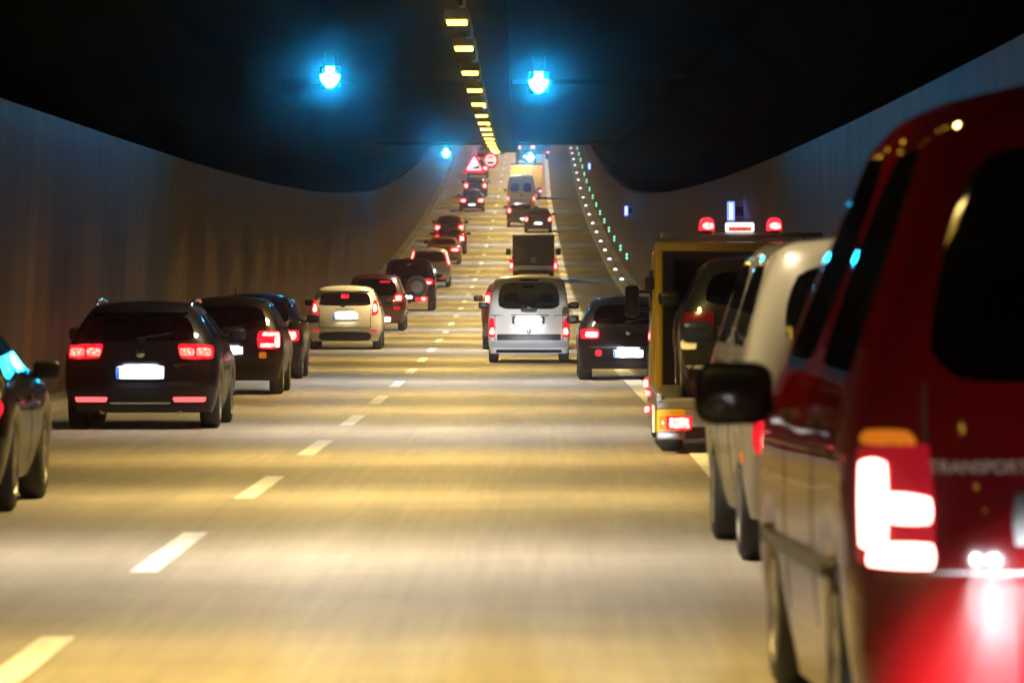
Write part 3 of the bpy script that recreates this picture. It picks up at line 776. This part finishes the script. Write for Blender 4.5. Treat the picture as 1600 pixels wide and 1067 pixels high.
    c.rect('high_brake_light', M_LENS, -0.10, 1.20, 0.10, 1.30, rnd=0.5, proud=0.01)
    c.rect('reflector', M_REFL, 0.60, 0.42, 0.76, 0.48, rnd=0.4, mirror=True)
    c.rect('handle_recess', M_LINED, -0.22, 0.90, 0.22, 0.98, rnd=0.5, proud=0.008); c.wiper(1.06, -0.05, 0.3); c.seams(0.6, 0.52, 0.98)
    c.rect('spoiler', YELLITP, -0.58, 1.38, 0.58, 1.43, rnd=0.2, proud=0.12)
    # red hatchback
    L = 4.1
    c = Car('red_hatchback', 'orange red hatchback with low plate behind the white hatchback', 'car', 171.5, -2.02, L, rows_hatch(1.76, 1.60, L), 0.75, 2.55, 0.32, REDP, M_GLASSD, group=GL)
    c.tail(0.54, 0.82, 0.80, 1.06); c.rect('reflector', M_REFL, 0.52, 0.60, 0.72, 0.70, rnd=0.5, mirror=True); c.plate(0.26, 0.38, -0.05, 0.45, 1.2, eu=False)
    c.rect('high_brake_light', M_REFL, 0.12, 1.36, 0.44, 1.42, rnd=0.5); c.emblem(0.88); c.wiper(1.02); c.trim(0.20, 0.26, 0.7)
    # black off-roader with spare wheel
    L = 4.2
    c = Car('black_offroader', 'tall black off-roader carrying a spare wheel on its tail', 'car', 208.0, -1.72, L, rows_suv(1.82, 1.78, L), 0.80, 2.5, 0.36, BLACKP, M_GLASSD, group=GL, tw=0.25, corner=0.10)
    c.patch('taillight', M_LENS, ((0.34, 0.90), (0.84, 0.90), (0.84, 1.12), (0.34, 1.10)), rnd=0.4, proud=0.014, mirror=True)
    c.patch('lamp_core', M_CORE, ((0.44, 0.93), (0.76, 0.93), (0.76, 1.02), (0.44, 1.02)), rnd=0.5, proud=0.022, mirror=True)
    c.rect('reflector', M_LENS, 0.20, 0.32, 0.66, 0.52, rnd=0.6, mirror=False); c.rect('reflector_core', M_CORE, 0.42, 0.36, 0.58, 0.48, rnd=0.8, proud=0.022)
    c.plate(0.42, 0.56, -0.36, 0.12, 1.2, eu=False)
    h = c.bvh.ray_cast(Vector((0.28, -6, 0.84)), Vector((0, 1, 0)))[0]
    bm = bmesh.new(); add_lathe(bm, [(h.y+0.02, 0.34), (h.y-0.16, 0.365), (h.y-0.19, 0.345), (h.y-0.20, 0.26), (h.y-0.16, 0.2)], 36, 'y', (0.28, 0, 0.84)); sp = obj('spare_wheel', bm, M_TYRE, c.root, angle=50)
    bm = bmesh.new(); add_lathe(bm, [(h.y-0.165, 0.372), (h.y-0.185, 0.372), (h.y-0.185, 0.362), (h.y-0.165, 0.362)], 36, 'y', (0.28, 0, 0.84)); obj('rim', bm, M_STEEL, sp)
    c.brake3(1.58, 0.06, 0.03, M_REFL)
    # silver compact MPV with tall lamps
    L = 4.2
    rows = [(0.22, 0.80, 0.10, L-0.08), (0.50, 0.89, 0.0, L), (0.88, 0.90, 0.04, L-0.10), (1.08, 0.86, 0.09, L-1.05), (1.53, 0.72, 0.30, L-1.7), (1.62, 0.62, 0.42, L-2.0)]
    c = Car('silver_mpv', 'silver people carrier with tall red lamps beside its rear window', 'car', 257.0, -1.78, L, rows, 0.70, 2.6, 0.32, SILVP, M_GLASSD, group=GL)
    t = c.patch('taillight', M_LENS, ((0.74, 0.92), (0.90, 0.92), (0.74, 1.60), (0.60, 1.60)), rnd=0.2, proud=0.02, mirror=True)
    c.patch('lamp_core', M_CORE, ((0.78, 0.98), (0.86, 0.98), (0.71, 1.52), (0.65, 1.52)), rnd=0.4, proud=0.03, mirror=True, parent=t)
    c.plate(0.62, 0.74, glow=0.4); c.trim(0.24, 0.38, 0.72); c.rect('reflector', M_REFL, 0.42, 0.36, 0.62, 0.46, rnd=0.6, mirror=True); c.brake3(1.46, 0.06, 0.04, M_REFL); c.emblem(0.9, 0.08)
    # farther cars
    far = [ # y, off, W, H, L, kind, paint, lamp box, plate z, label, name
        (301.5, -1.85, 1.78, 1.36, 4.5, 'sedan', BROWNP, (0.30, 0.64, 0.84, 0.86), 0.42, 'dark saloon tinged brown by orange reflections, with wide orange tinted lamps just beyond the silver people carrier', 'brown_tinged_saloon'),
        (320.2, -1.82, 1.80, 1.38, 4.3, 'hatch', BLACKP, (0.50, 0.58, 0.82, 1.08), 0.40, 'dark hatchback with one big round red lamp showing, above the brown tinged saloon', 'dark_hatchback'),
        (344.0, -2.18, 1.80, 1.42, 4.5, 'sedan', BLACKP, (0.48, 0.62, 0.86, 1.00), 0.42, 'black saloon with two widely spaced lamps, nearest the dim left edge line', 'black_saloon'),
        (404.0, -1.55, 1.74, 1.42, 4.5, 'sedan', BLACKP, (0.34, 0.62, 0.84, 0.92), 0.42, 'black saloon with a bluish plate alone in the climbing left lane', 'black_saloon'),
        (436.0, -1.63, 1.76, 1.42, 4.2, 'hatch', BLACKP, (0.50, 0.62, 0.84, 1.08), 0.42, 'dark hatchback between the bluish plated saloon and the red triangle sign', 'dark_hatchback'),
        (481.0, -1.90, 1.76, 1.46, 4.2, 'hatch', GREYP, (0.36, 0.62, 0.84, 1.00), 0.70, 'dark grey car right below the red triangle sign', 'dark_grey_car'),
        (508.0, -1.56, 1.72, 1.42, 4.2, 'hatch', BROWNP, (0.34, 0.60, 0.84, 0.92), 0.66, 'small brownish car half hidden behind the red triangle sign', 'brown_car'),
        (530.0, -1.50, 1.72, 1.42, 4.2, 'hatch', BLACKP, (0.40, 0.60, 0.84, 0.92), 0.66, 'tiny dark car below the round red ringed sign', 'dark_car')]
    for y, off, w, h, L, kind, p, lb, pz, lab, nm in far:
        rws = rows_sedan(w, h, L) if kind == 'sedan' else rows_hatch(w, h, L)
        c = Car(nm, lab, 'car', y, off, L, rws, 0.85, 2.6, 0.32, p, M_GLASSD, group=GL, level=1)
        c.tail(lb[0], lb[1], lb[2], lb[3]); c.plate(pz, pz+0.12, glow=0.25 if y < 450 else 0.35); c.trim(0.22, 0.36, 0.72)
left_lane()

# --- right lane ----------------------------------------------------------------------------------
GR = 'vehicles in the right lane'
def right_lane():
    # white compact van / people carrier
    L = 4.1
    rows = [(0.19, 0.80, 0.10, L-0.08), (0.40, 0.85, -0.04, L), (0.80, 0.85, 0.03, L-0.15), (1.10, 0.83, 0.06, L-0.85), (1.66, 0.74, 0.17, L-1.6), (1.76, 0.64, 0.27, L-1.9)]
    c = Car('white_minivan', 'white compact van with a wide dark rear window and a black band over its bumper', 'van', 125.4, 2.25, L, rows, 0.72, 2.69, 0.31, WHITEP, M_GLASS, group=GR, seats=True, tw=0.20, corner=0.10)
    t = c.patch('taillight', M_LENS, ((0.69, 0.52), (0.84, 0.52), (0.82, 0.92), (0.72, 0.92)), rnd=0.3, proud=0.016, mirror=True)
    c.patch('lamp_core', M_CORE, ((0.70, 0.58), (0.82, 0.58), (0.80, 0.72), (0.71, 0.72)), rnd=0.6, proud=0.026, mirror=True, parent=t)
    c.plate(0.785, 0.93, -0.29, 0.27, 1.8, eu=False)
    c.rect('plate_surround', M_BLACK, -0.35, 0.80, 0.33, 0.955, rnd=0.1, proud=0.006)
    c.rect('rear_handle', M_CHROME, -0.38, 0.965, 0.42, 0.99, rnd=0.3, proud=0.03)
    c.rect('tailgate_trim', M_BLACK, -0.66, 0.46, 0.66, 0.59, rnd=0.05, proud=0.012, n=(14, 3)); c.rect('bumper', SILVP, -0.80, 0.31, 0.80, 0.45, rnd=0.15, proud=0.05, n=(16, 4))
    c.rect('valance', M_BLACK, -0.68, 0.17, 0.68, 0.27, rnd=0.1, proud=0.012)
    c.rect('wiper_motor', M_BLACK, -0.17, 1.04, 0.17, 1.13, rnd=0.6, proud=0.02); c.wiper(1.16, 0.0, -0.4)
    c.rect('high_brake_light', M_BLACK, -0.20, 1.68, 0.20, 1.72, rnd=0.3); c.emblem(0.655, 0.045)
    c.rect('badge', M_STEEL, -0.78, 0.965, -0.52, 0.985, rnd=0, proud=0.006); c.rect('badge', M_STEEL, 0.52, 0.965, 0.78, 0.985, rnd=0, proud=0.006)
    c.seams(0.70, 0.47, 1.0)
    # wine red car hidden behind it
    L = 4.2
    c = Car('wine_red_car', 'wine red car almost hidden behind the white compact van, one lamp and mirror showing', 'car', 142.5, 2.06, L, rows_suv(1.80, 1.60, L), 0.8, 2.6, 0.33, WINEP, M_GLASSD, group=GR)
    c.tail(0.66, 1.05, 0.84, 1.35); c.plate(0.6, 0.72, glow=0.3); c.trim(0.32, 0.5, 0.75)
    # pickup with dark tarpaulin
    y = 268.0
    r = empty('tarp_pickup', P(y, 2.62, 0), (slope(y), 0, head(y)))
    tag(r, 'small lorry with a square dark tarpaulin cover and black mirrors', 'lorry', GR)
    M_TARP = mat('dark_tarpaulin', (0.05, 0.047, 0.036), 0.7); node_noise(M_TARP, 3.0, 5, (3, 1, 0.6), (0.035, 0.033, 0.026), (0.065, 0.06, 0.047), bump=0.4)
    bm = bmesh.new(); add_box(bm, 0, 0.75, 1.42, 1.86, 3.0, 1.34, 0.07, 3); obj('tarpaulin', bm, M_TARP, r, angle=50)
    box('tailboard', SILVP, r, 0, -0.78, 0.62, 1.95, 0.06, 0.22, 0.015); box('sideboard', SILVP, r, -0.98, 0.75, 0.62, 0.05, 3.0, 0.22, 0.012); box('sideboard', SILVP, r, 0.98, 0.75, 0.62, 0.05, 3.0, 0.22, 0.012)
    bm = bmesh.new(); add_box(bm, 0, 1.6, 0.48, 1.3, 5.0, 0.14); add_box(bm, 0, -0.80, 0.40, 1.8, 0.10, 0.12, 0.02); obj('chassis', bm, M_BLACK, r)
    bm = bmesh.new(); add_box(bm, 0, 3.15, 1.12, 1.84, 1.7, 1.55, 0.18, 4)
    for v in bm.verts:
        if v.co.z > 1.2: v.co.y -= max(0, v.co.y - 3.0)*(v.co.z-1.2)*0.7
    obj('cab', bm, GREYP, r, angle=50)
    box('emblem', M_STEEL, r, 0.0, -0.762, 0.98, 0.22, 0.03, 0.22, 0.03)
    for sg in (-1, 1):
        bm = bmesh.new(); add_box(bm, sg*1.12, 2.9, 1.28, 0.22, 0.12, 0.30, 0.04, 3); add_tube(bm, [(sg*0.9, 2.95, 1.30), (sg*1.08, 2.9, 1.30)], 0.02); obj('wing_mirror', bm, M_BLACK, r, angle=50)
        l = box('taillight', M_LENS, r, sg*0.98, -0.84, 0.76, 0.16, 0.05, 0.50, 0.02); box('lamp_core', M_CORE, l, sg*0.98, -0.872, 0.72, 0.10, 0.02, 0.24, 0.008)
        ty, ri = wheel_mesh(0.33, 0.22)
        for wy in (0, 3.0):
            w = link('wheel', ty, None, r); w.location = (sg*0.80, wy, 0.33)
            if sg < 0: w.rotation_euler = (0, 0, math.pi)
            link('rim', ri, None, w)
    # two dark cars above the tarpaulin
    L = 4.0
    c = Car('dark_car', 'dark car with its roof showing just above the dark tarpaulin', 'car', 361.0, 2.86, L, rows_hatch(1.70, 1.45, L), 0.7, 2.5, 0.31, BLACKP, M_GLASS, group=GR, level=1)
    c.tail(0.58, 0.66, 0.82, 0.98); c.plate(0.48, 0.62, -0.30, 0.30, 0.3); c.trim(0.22, 0.36, 0.7)
    L = 4.2
    c = Car('dark_mpv', 'dark people carrier directly behind the yellow panel van, pale plate low on its tail', 'car', 372.0, 1.80, L, rows_suv(1.76, 1.55, L), 0.7, 2.55, 0.32, GREYP, M_GLASSD, group=GR, level=1)
    c.tail(0.58, 0.86, 0.84, 1.22); c.plate(0.44, 0.56, -0.05, 0.45, 0.3, eu=False); c.trim(0.32, 0.42, 0.7); c.emblem(0.9, 0.07)
    # yellow panel van with twin rear windows
    L = 5.6
    rows = [(0.30, 0.88, 0.06, L-0.08), (0.62, 0.96, 0.0, L), (1.0, 0.97, 0.02, L-0.15), (1.32, 0.95, 0.03, L-0.9), (2.02, 0.88, 0.08, L-1.5), (2.46, 0.74, 0.16, L-1.9)]
    c = Car('yellow_panel_van', 'yellow panel van with two rear door windows climbing the right lane', 'van', 402.5, 1.73, L, rows, 1.0, 3.3, 0.34, CREAMP, M_GLASSD, group=GR, level=1, split=True, corner=0.08)
    c.tail(0.78, 0.72, 0.95, 1.20, core=(0.1, 0.2, 0.9, 0.7)); c.rect('reflective_stripe', M_LINE, -0.72, 1.02, 0.72, 1.24, rnd=0.1); c.rect('door_panel', SILVP, -0.74, 0.66, 0.74, 0.92, rnd=0.05)
    c.rect('reflective_stripe', M_PLATE, 0.05, 0.72, 0.70, 0.82, rnd=0.1, proud=0.02); c.plate(0.48, 0.6, -0.5, 0.0, 0.3, eu=False); c.trim(0.30, 0.46, 0.85)
    c.rect('door_handle', M_BLACK, -0.05, 1.12, 0.10, 1.20, proud=0.03); c.rect('door_seam', M_BLACK, -0.01, 0.6, 0.01, 2.3, rnd=0, proud=0.004, n=(1, 8))
    # yellow box lorry
    def boxtruck(nm, lab, y, off, w, h, mb, zb, mlow=None, lamps=True, doors=None):
        r = empty(nm, P(y, off, 0), (slope(y), 0, head(y))); tag(r, lab, 'lorry', GR)
        bx = box('cargo_box', mb, r, 0, 1.9, zb + (h-zb)/2, w, 5.2, h - zb, 0.05, 2)
        bm = bmesh.new(); add_box(bm, 0, 2.6, 0.68, 0.9, 7.0, 0.22); add_box(bm, 0, -0.62, 0.50, w*0.92, 0.10, 0.14, 0.02); obj('chassis', bm, M_BLACK, r)
        bm = bmesh.new(); add_box(bm, 0, 5.4, 1.35, w*0.88, 1.6, 1.7, 0.15, 3); obj('cab', bm, mlow or mb, r, angle=50)
        box('door_seam', M_BLACK, r, 0, -0.705, zb + (h-zb)/2, 0.02, 0.012, (h-zb)*0.92)
        for sg in (-1, 1):
            box('door_bar', M_STEEL, r, sg*w*0.2, -0.715, zb + (h-zb)/2, 0.03, 0.03, (h-zb)*0.9)
            l = box('taillight', M_LENS, r, sg*w*0.43, -0.66, 0.62, 0.30, 0.06, 0.20, 0.02); box('lamp_core', M_CORE, l, sg*w*0.43, -0.70, 0.62, 0.18, 0.02, 0.12, 0.01)
            l = box('marker_light', M_LENS, r, sg*w*0.45, -0.73, h-0.12, 0.22, 0.06, 0.16, 0.02); box('lamp_core', M_CORE, l, sg*w*0.45, -0.765, h-0.12, 0.13, 0.02, 0.10, 0.01)
            ty, ri = wheel_mesh(0.42, 0.28)
            for wy in (0, 4.6):
                wv = link('wheel', ty, None, r); wv.location = (sg*(w/2-0.22), wy, 0.42)
                if sg < 0: wv.rotation_euler = (0, 0, math.pi)
                link('rim', ri, None, wv)
        return r
    boxtruck('yellow_lorry', 'yellow box lorry with red marker lights at its top corners, ahead of the panel van', 430.0, 2.05, 2.30, 2.45, CREAMP, 0.85, WHITEP)
    r = boxtruck('dark_lorry', 'dark lorry with pale vertical door bars at the far end of the right lane', 537.0, 2.72, 2.45, 2.5, GREYP, 0.8, GREYP)
    L = 4.6
    c = Car('dark_van', 'dark van behind the small blue signal, left of the dark far lorry', 'van', 521.0, 1.85, L, rows_suv(1.80, 1.75, L), 0.8, 2.8, 0.33, BLACKP, M_GLASSD, group=GR, level=1)
    c.tail(0.4, 1.32, 0.86, 1.6, core=(0.1, 0.2, 0.9, 0.8)); c.plate(0.6, 0.72, glow=0.3); c.trim(0.3, 0.45, 0.75)
right_lane()

# --- queue on the right verge ----------------------------------------------------------------------
GV = 'vehicles queueing on the right verge'
def verge():
    # black hatchback on the solid line
    L = 4.1
    rows = [(0.20, 0.80, 0.12, L-0.08), (0.48, 0.88, 0.0, L), (0.80, 0.88, 0.03, L-0.1), (0.98, 0.82, 0.12, L-1.05), (1.32, 0.66, 0.40, L-1.75), (1.42, 0.56, 0.55, L-2.0)]
    c = Car('black_hatchback', 'black hatchback standing on the solid white line left of the tow truck', 'car', 105.9, 3.95, L, rows, 0.70, 2.55, 0.33, BLACKP, M_GLASS, group=GV, seats=True, tw=0.23)
    c.tail(0.50, 0.72, 0.84, 0.90, core=(0.08, 0.15, 0.75, 0.75)); c.plate(0.40, 0.53, -0.26, 0.26, 1.6)
    c.trim(0.20, 0.34, 0.72); c.rect('reflector', M_REFL, 0.46, 0.42, 0.58, 0.54, rnd=0.8, mirror=True); c.seams(0.62, 0.58, 0.95); c.emblem(0.84, 0.05); c.wiper(1.02, 0, 0.3); c.rect('bumper', GREYP, -0.70, 0.56, 0.70, 0.60, rnd=0.1)
    # yellow tow truck -----------------------------------------------------------------
    y = 62.4; X0 = 2.15
    r = empty('tow_truck', Vector((X0, y, zr(y)))); tag(r, 'yellow tow truck with two red roof beacons, carrying a black car', 'tow truck', GV)
    M_YEL = YELP
    # chassis, bed, wheels
    bm = bmesh.new(); add_box(bm, 0, 2.2, 0.42, 0.8, 7.6, 0.16); add_box(bm, 0, -0.95, 0.21, 1.6, 0.12, 0.12, 0.02); obj('chassis', bm, M_BLACK, r)
    bm = bmesh.new(); add_box(bm, 0, 1.1, 0.50, 2.02, 4.3, 0.10, 0.015, 2)
    for sg in (-1, 1): add_box(bm, sg*0.98, 1.1, 0.56, 0.07, 4.3, 0.10, 0.012, 1)
    obj('load_bed', bm, M_STEEL, r, angle=40)
    for sg in (-1, 1):
        bm = bmesh.new(); add_prism(bm, [(-0.03, 0.16), (0.03, 0.16), (0.03, 0.46), (-0.03, 0.46)], 1.1, 4.2)
        for v in bm.verts: v.co.x += sg*0.98
        obj('side_panel', bm, M_YEL, r)
        bm = bmesh.new(); add_box(bm, sg*0.86, -1.06, 0.31, 0.30, 0.12, 0.28, 0.02, 2); obj('lamp_carrier', bm, M_YEL, r, angle=40)
        l = box('taillight', M_LENS, r, sg*0.80, -1.14, 0.315, 0.30, 0.06, 0.15, 0.02)
        box('lamp_core', M_CORE, l, sg*0.78, -1.175, 0.315, 0.20, 0.02, 0.10, 0.012); box('turn_light', M_AMBER, l, sg*0.945, -1.165, 0.315, 0.07, 0.03, 0.14, 0.01)
        box('bumper_end', M_STEEL, r, sg*0.86, -1.08, 0.19, 0.30, 0.10, 0.09, 0.02)
        for yy, zz, q in ((3.2, 0.64, 0.08), (2.2, 0.38, 0.06), (1.75, 0.56, 0.05)):
            bm = bmesh.new(); add_box(bm, sg*1.035, yy, zz, 0.05, 0.16, q*1.6, 0.015, 2); l = obj('side_marker', bm, M_LENS, r, angle=40)
            bm = bmesh.new(); add_box(bm, sg*1.05, yy-0.07, zz, 0.05, 0.06, q, 0.012, 2); obj('lamp_core', bm, M_CORE, l)
        ty, ri = wheel_mesh(0.34, 0.24)
        for wy in (0, 4.9):
            w = link('wheel', ty, None, r); w.location = (sg*0.84, wy, 0.34)
            if sg < 0: w.rotation_euler = (0, 0, math.pi)
            link('rim', ri, None, w)
    # cab
    cy = 5.0
    bm = bmesh.new(); add_box(bm, 0, cy, 1.32, 1.98, 2.1, 1.72, 0.16, 4)
    for v in bm.verts:
        if v.co.z > 1.3:
            v.co.x *= 1 - (v.co.z-1.3)*0.07
            if v.co.y > cy: v.co.y -= (v.co.z-1.3)*0.55
    cab = obj('cab', bm, M_YEL, r, angle=50)
    box('rear_window', M_GLASSD, r, 0.02, cy-1.062, 1.52, 1.50, 0.03, 0.98, 0.012)
    box('cab_backboard', M_BLACK, r, 0.02, cy-1.052, 1.30, 1.74, 0.03, 1.54, 0.01)
    for sg in (-1, 1):
        box('side_window', M_GLASSD, r, sg*0.955, cy+0.05, 1.62, 0.03, 1.1, 0.5, 0.01)
        box('roll_bar', M_YEL, r, sg*0.90, cy-1.30, 1.30, 0.10, 0.16, 1.66, 0.03, 3)
    box('roll_bar', M_YEL, r, 0, cy-1.30, 2.12, 1.88, 0.16, 0.10, 0.03, 3)
    for sg in (-1, 1):
        bm = bmesh.new(); add_box(bm, sg*1.16, cy+0.7, 1.52, 0.16, 0.12, 0.36, 0.04, 3); add_tube(bm, [(sg*0.95, cy+0.7, 1.62), (sg*1.12, cy+0.7, 1.62)], 0.02); add_tube(bm, [(sg*0.95, cy+0.7, 1.42), (sg*1.12, cy+0.7, 1.42)], 0.02)
        obj('wing_mirror', bm, M_BLACK, r, angle=50)
    for sg in (-1, 1): box('side_bracket', M_BLACK, r, sg*1.0, cy-1.32, 1.72, 0.10, 0.2, 0.16, 0.02, 2)
    # light bar on the roof
    bm = bmesh.new(); add_box(bm, 0.02, cy-0.9, 2.25, 1.78, 0.14, 0.05, 0.015, 2)
    for sx in (-0.7, 0.7): add_tube(bm, [(sx, cy-0.9, 2.12), (sx, cy-0.9, 2.25)], 0.025)
    obj('light_bar', bm, M_STEEL, r, angle=50)
    for sx in (-0.36, 0.38):
        bm = bmesh.new(); add_lathe(bm, [(2.275, 0.085), (2.30, 0.085)], 20, 'z', (sx, cy-0.9, 0)); b = obj('beacon', bm, M_BLACK, r)
        bm = bmesh.new(); add_lathe(bm, [(2.30, 0.085), (2.37, 0.085), (2.42, 0.065), (2.44, 0.03)], 20, 'z', (sx, cy-0.9, 0)); obj('beacon_lens', bm, mat('beacon_red', (0.5, 0.01, 0.02), 0.2, emit=(1, 0.015, 0.03), es=3.0), b, True)
        bm = bmesh.new(); add_lathe(bm, [(2.315, 0.03), (2.33, 0.06), (2.37, 0.06), (2.385, 0.03)], 16, 'z', (sx+0.01, cy-0.955, 0)); obj('beacon_core', bm, M_CORE, b, True)
    s = box('roof_sign', emit('sign_lit_white', (1.0, 0.92, 0.9), 3.0), r, 0.0, cy-0.95, 2.335, 0.31, 0.14, 0.10, 0.015)
    box('sign_band', emit('sign_lit_red', (1.0, 0.12, 0.05), 1.1), s, 0.0, cy-1.025, 2.315, 0.255, 0.012, 0.05, 0.002)
    bm = bmesh.new()
    for q, w in enumerate((0.016, 0.010, 0.020, 0.012, 0.018, 0.012)):
        x = -0.075 + q*0.030; add_box(bm, x, cy-1.034, 2.318 + 0.003*(q % 2), w*0.5, 0.004, 0.03 - 0.004*(q % 3))
        if q % 2 == 0: add_box(bm, x+0.006, cy-1.034, 2.309, w*0.5, 0.004, 0.010)
    obj('sign_lettering', bm, M_SBLACK, s)
    box('sign_lid', M_HOUSE, s, 0.0, cy-0.95, 2.393, 0.30, 0.15, 0.012, 0.003)
    # black car carried on the bed
    L = 4.05
    rows = [(0.20, 0.80, 0.12, L-0.08), (0.46, 0.87, 0.0, L), (0.78, 0.87, 0.03, L-0.1), (0.95, 0.81, 0.10, L-1.05), (1.30, 0.66, 0.38, L-1.75), (1.41, 0.56, 0.50, L-2.0)]
    c = Car('loaded_black_car', 'black hatchback carried on the bed of the yellow tow truck', 'car', 62.5, 0, L, rows, 0.72, 2.5, 0.32, BLACKP, M_GLASS, group=GV, X=2.26, lift=0.55, rot=0.0, seats=True)
    t = c.patch('taillight', mat('dark_tail_lens', (0.07, 0.002, 0.002), 0.15, coat=1.0), ((0.52, 0.68), (0.84, 0.68), (0.84, 0.88), (0.52, 0.90)), rnd=0.4, mirror=True)
    c.rect('high_brake_light', M_REFL, -0.30, 1.03, 0.02, 1.08, rnd=0.4, proud=0.015); c.plate(0.42, 0.53, glow=0.0); c.trim(0.2, 0.34, 0.7); c.emblem(0.85); c.wiper(1.0)
    c.rect('chrome_strip', M_CHROME, -0.84, 0.30, -0.30, 0.34, rnd=0.2); c.rect('reflector', M_PLATE, -0.86, 0.5, -0.70, 0.60, rnd=0.4)
    # white van
    L = 4.9
    rows = [(0.28, 0.90, 0.10, L-0.08), (0.60, 0.96, 0.0, L), (1.05, 0.97, 0.02, L-0.15), (1.34, 0.93, 0.05, L-0.9), (1.86, 0.79, 0.15, L-1.5), (1.985, 0.68, 0.24, L-1.8)]
    Car.mirror_mat = None
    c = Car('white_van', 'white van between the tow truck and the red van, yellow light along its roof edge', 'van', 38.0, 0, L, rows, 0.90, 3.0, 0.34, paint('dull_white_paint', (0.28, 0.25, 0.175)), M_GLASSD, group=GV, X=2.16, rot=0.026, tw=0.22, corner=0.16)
    c.tail(0.66, 0.68, 0.90, 0.92, core=(0.2, 0.1, 0.8, 0.6)); c.plate(0.5, 0.62, glow=0.5); c.trim(0.28, 0.45, 0.85); c.wiper(1.40); c.emblem(1.1, 0.08); c.door_lines((0.4, 1.2), (0.75, 2.1))
    c.patch('side_reflector', M_AMBER, ((-0.62, 0.62), (-0.50, 0.62), (-0.50, 0.70), (-0.62, 0.70)), side=-1, n=(3, 2))
    # red van in the right foreground
    L = 4.9
    rows = [(0.13, 0.90, 0.06, L-0.08), (0.56, 0.96, -0.05, L), (1.12, 0.97, 0.0, L-0.15), (1.39, 0.93, 0.04, L-0.9), (2.30, 0.63, 0.20, L-1.7), (2.44, 0.50, 0.27, L-1.8), (2.51, 0.34, 0.38, L-2.0)]
    c = Car('red_van', 'deep red high roofed van in the right foreground with one glaring tail lamp', 'van', 23.45, 0, L, rows, 0.95, 3.0, 0.34, VANRED, M_GLASSD, group=GV, X=2.06, rot=0.040, tw=0.23, corner=0.15, crown=0.05, bulge=0.04, mirrors=False, level=3, wf=0.80)
    Car.mirror_mat = BLACKP
    c.mirror(1.29, 0.34, 0.27, y=2.75, dx=0.20)
    lens = mat('van_lens', (0.30, 0.004, 0.012), 0.12, coat=1.0, emit=(1, 0.01, 0.05), es=0.16)
    t = c.patch('taillight', lens, ((0.64, 0.70), (0.93, 0.72), (0.93, 1.17), (0.66, 1.19)), rnd=0.25, proud=0.02, mirror=True, n=(14, 14))
    hot = emit('van_lamp_hot', (1.0, 0.42, 0.34), 9.0)
    for q in (((0.82, 0.78), (0.92, 0.78), (0.92, 1.12), (0.82, 1.12)), ((0.66, 0.88), (0.82, 0.88), (0.82, 1.00), (0.66, 0.98)), ((0.65, 0.71), (0.90, 0.72), (0.88, 0.81), (0.65, 0.81))):
        c.patch('lamp_core', hot, q, rnd=0.35, proud=0.03, mirror=True, parent=t, n=(6, 6))
    c.patch('turn_light', M_AMBER, ((0.70, 1.17), (0.92, 1.17), (0.90, 1.23), (0.74, 1.23)), rnd=0.5, proud=0.02, mirror=True)
    c.plate(0.82, 0.93, glow=0.8); c.rect('plate_recess', M_BLACK, -0.36, 0.80, 0.36, 1.0, rnd=0.1, proud=0.008)
    c.rect('bumper', VANRED, -0.90, 0.18, 0.90, 0.66, rnd=0.08, proud=0.05, n=(20, 6)); c.seams(0.68, 0.70, 1.40); c.wiper(1.48, 0, 0.4)
    lt = text_mesh('lettering', 'TRANSPORTER', 0.066, mat('badge_silver', (0.30, 0.29, 0.30), 0.4), c.root, (-0.45, 0, 1.09), (math.pi/2, 0, 0), 0.003)
    h = c.bvh.ray_cast(Vector((-0.45, -6, 1.09)), Vector((0, 1, 0)))[0]; lt.location.y = h.y - 0.012
    c.door_lines((0.4, 1.3), (0.75, 2.1))
    c.patch('side_trim', M_BLACK, ((-0.3, 0.62), (3.4, 0.62), (3.4, 0.70), (-0.3, 0.70)), side=-1, rnd=0, n=(24, 2))
verge()

# headlamps of the car the photo was taken from: a kerb-side dipped beam on the red van, a long beam on the tails ahead
for sx in (-0.62, 0.62):
    yaw = math.atan2(2.2 - sx, 20.9)
    add_light('SPOT', 'headlamp_dipped_beam', (sx, 1.6, 0.70), (math.radians(90 - 2.2), 0, -yaw), HEAD_W, (0.92, 0.95, 1.0), spot_size=math.radians(6.4), spot_blend=1.0, shadow_soft_size=0.07)
    add_light('SPOT', 'headlamp_long_beam', (sx, 1.6, 0.70), (math.radians(90 - 0.75), 0, math.radians(0.45)), 300000.0, (0.88, 0.94, 1.0), spot_size=math.radians(2.4), spot_blend=0.3, shadow_soft_size=0.07)

# scattering volume added to give the lamps their glowing halos
def halo_haze():
    bm = bmesh.new(); add_box(bm, 0.5, 350, 12, 30, 860, 27)
    m = bpy.data.materials.new('halo_haze'); m.use_nodes = True; nt = m.node_tree; nt.nodes.remove(nt.nodes['Principled BSDF'])
    v = nt.nodes.new('ShaderNodeVolumePrincipled'); v.inputs['Color'].default_value = (0.9, 0.9, 0.92, 1); v.inputs['Density'].default_value = 0.0007; v.inputs['Anisotropy'].default_value = 0.995
    nt.links.new(v.outputs[0], nt.nodes['Material Output'].inputs['Volume'])
    o = obj('halo_haze', bm, m); o['kind'] = 'stuff'
halo_haze()
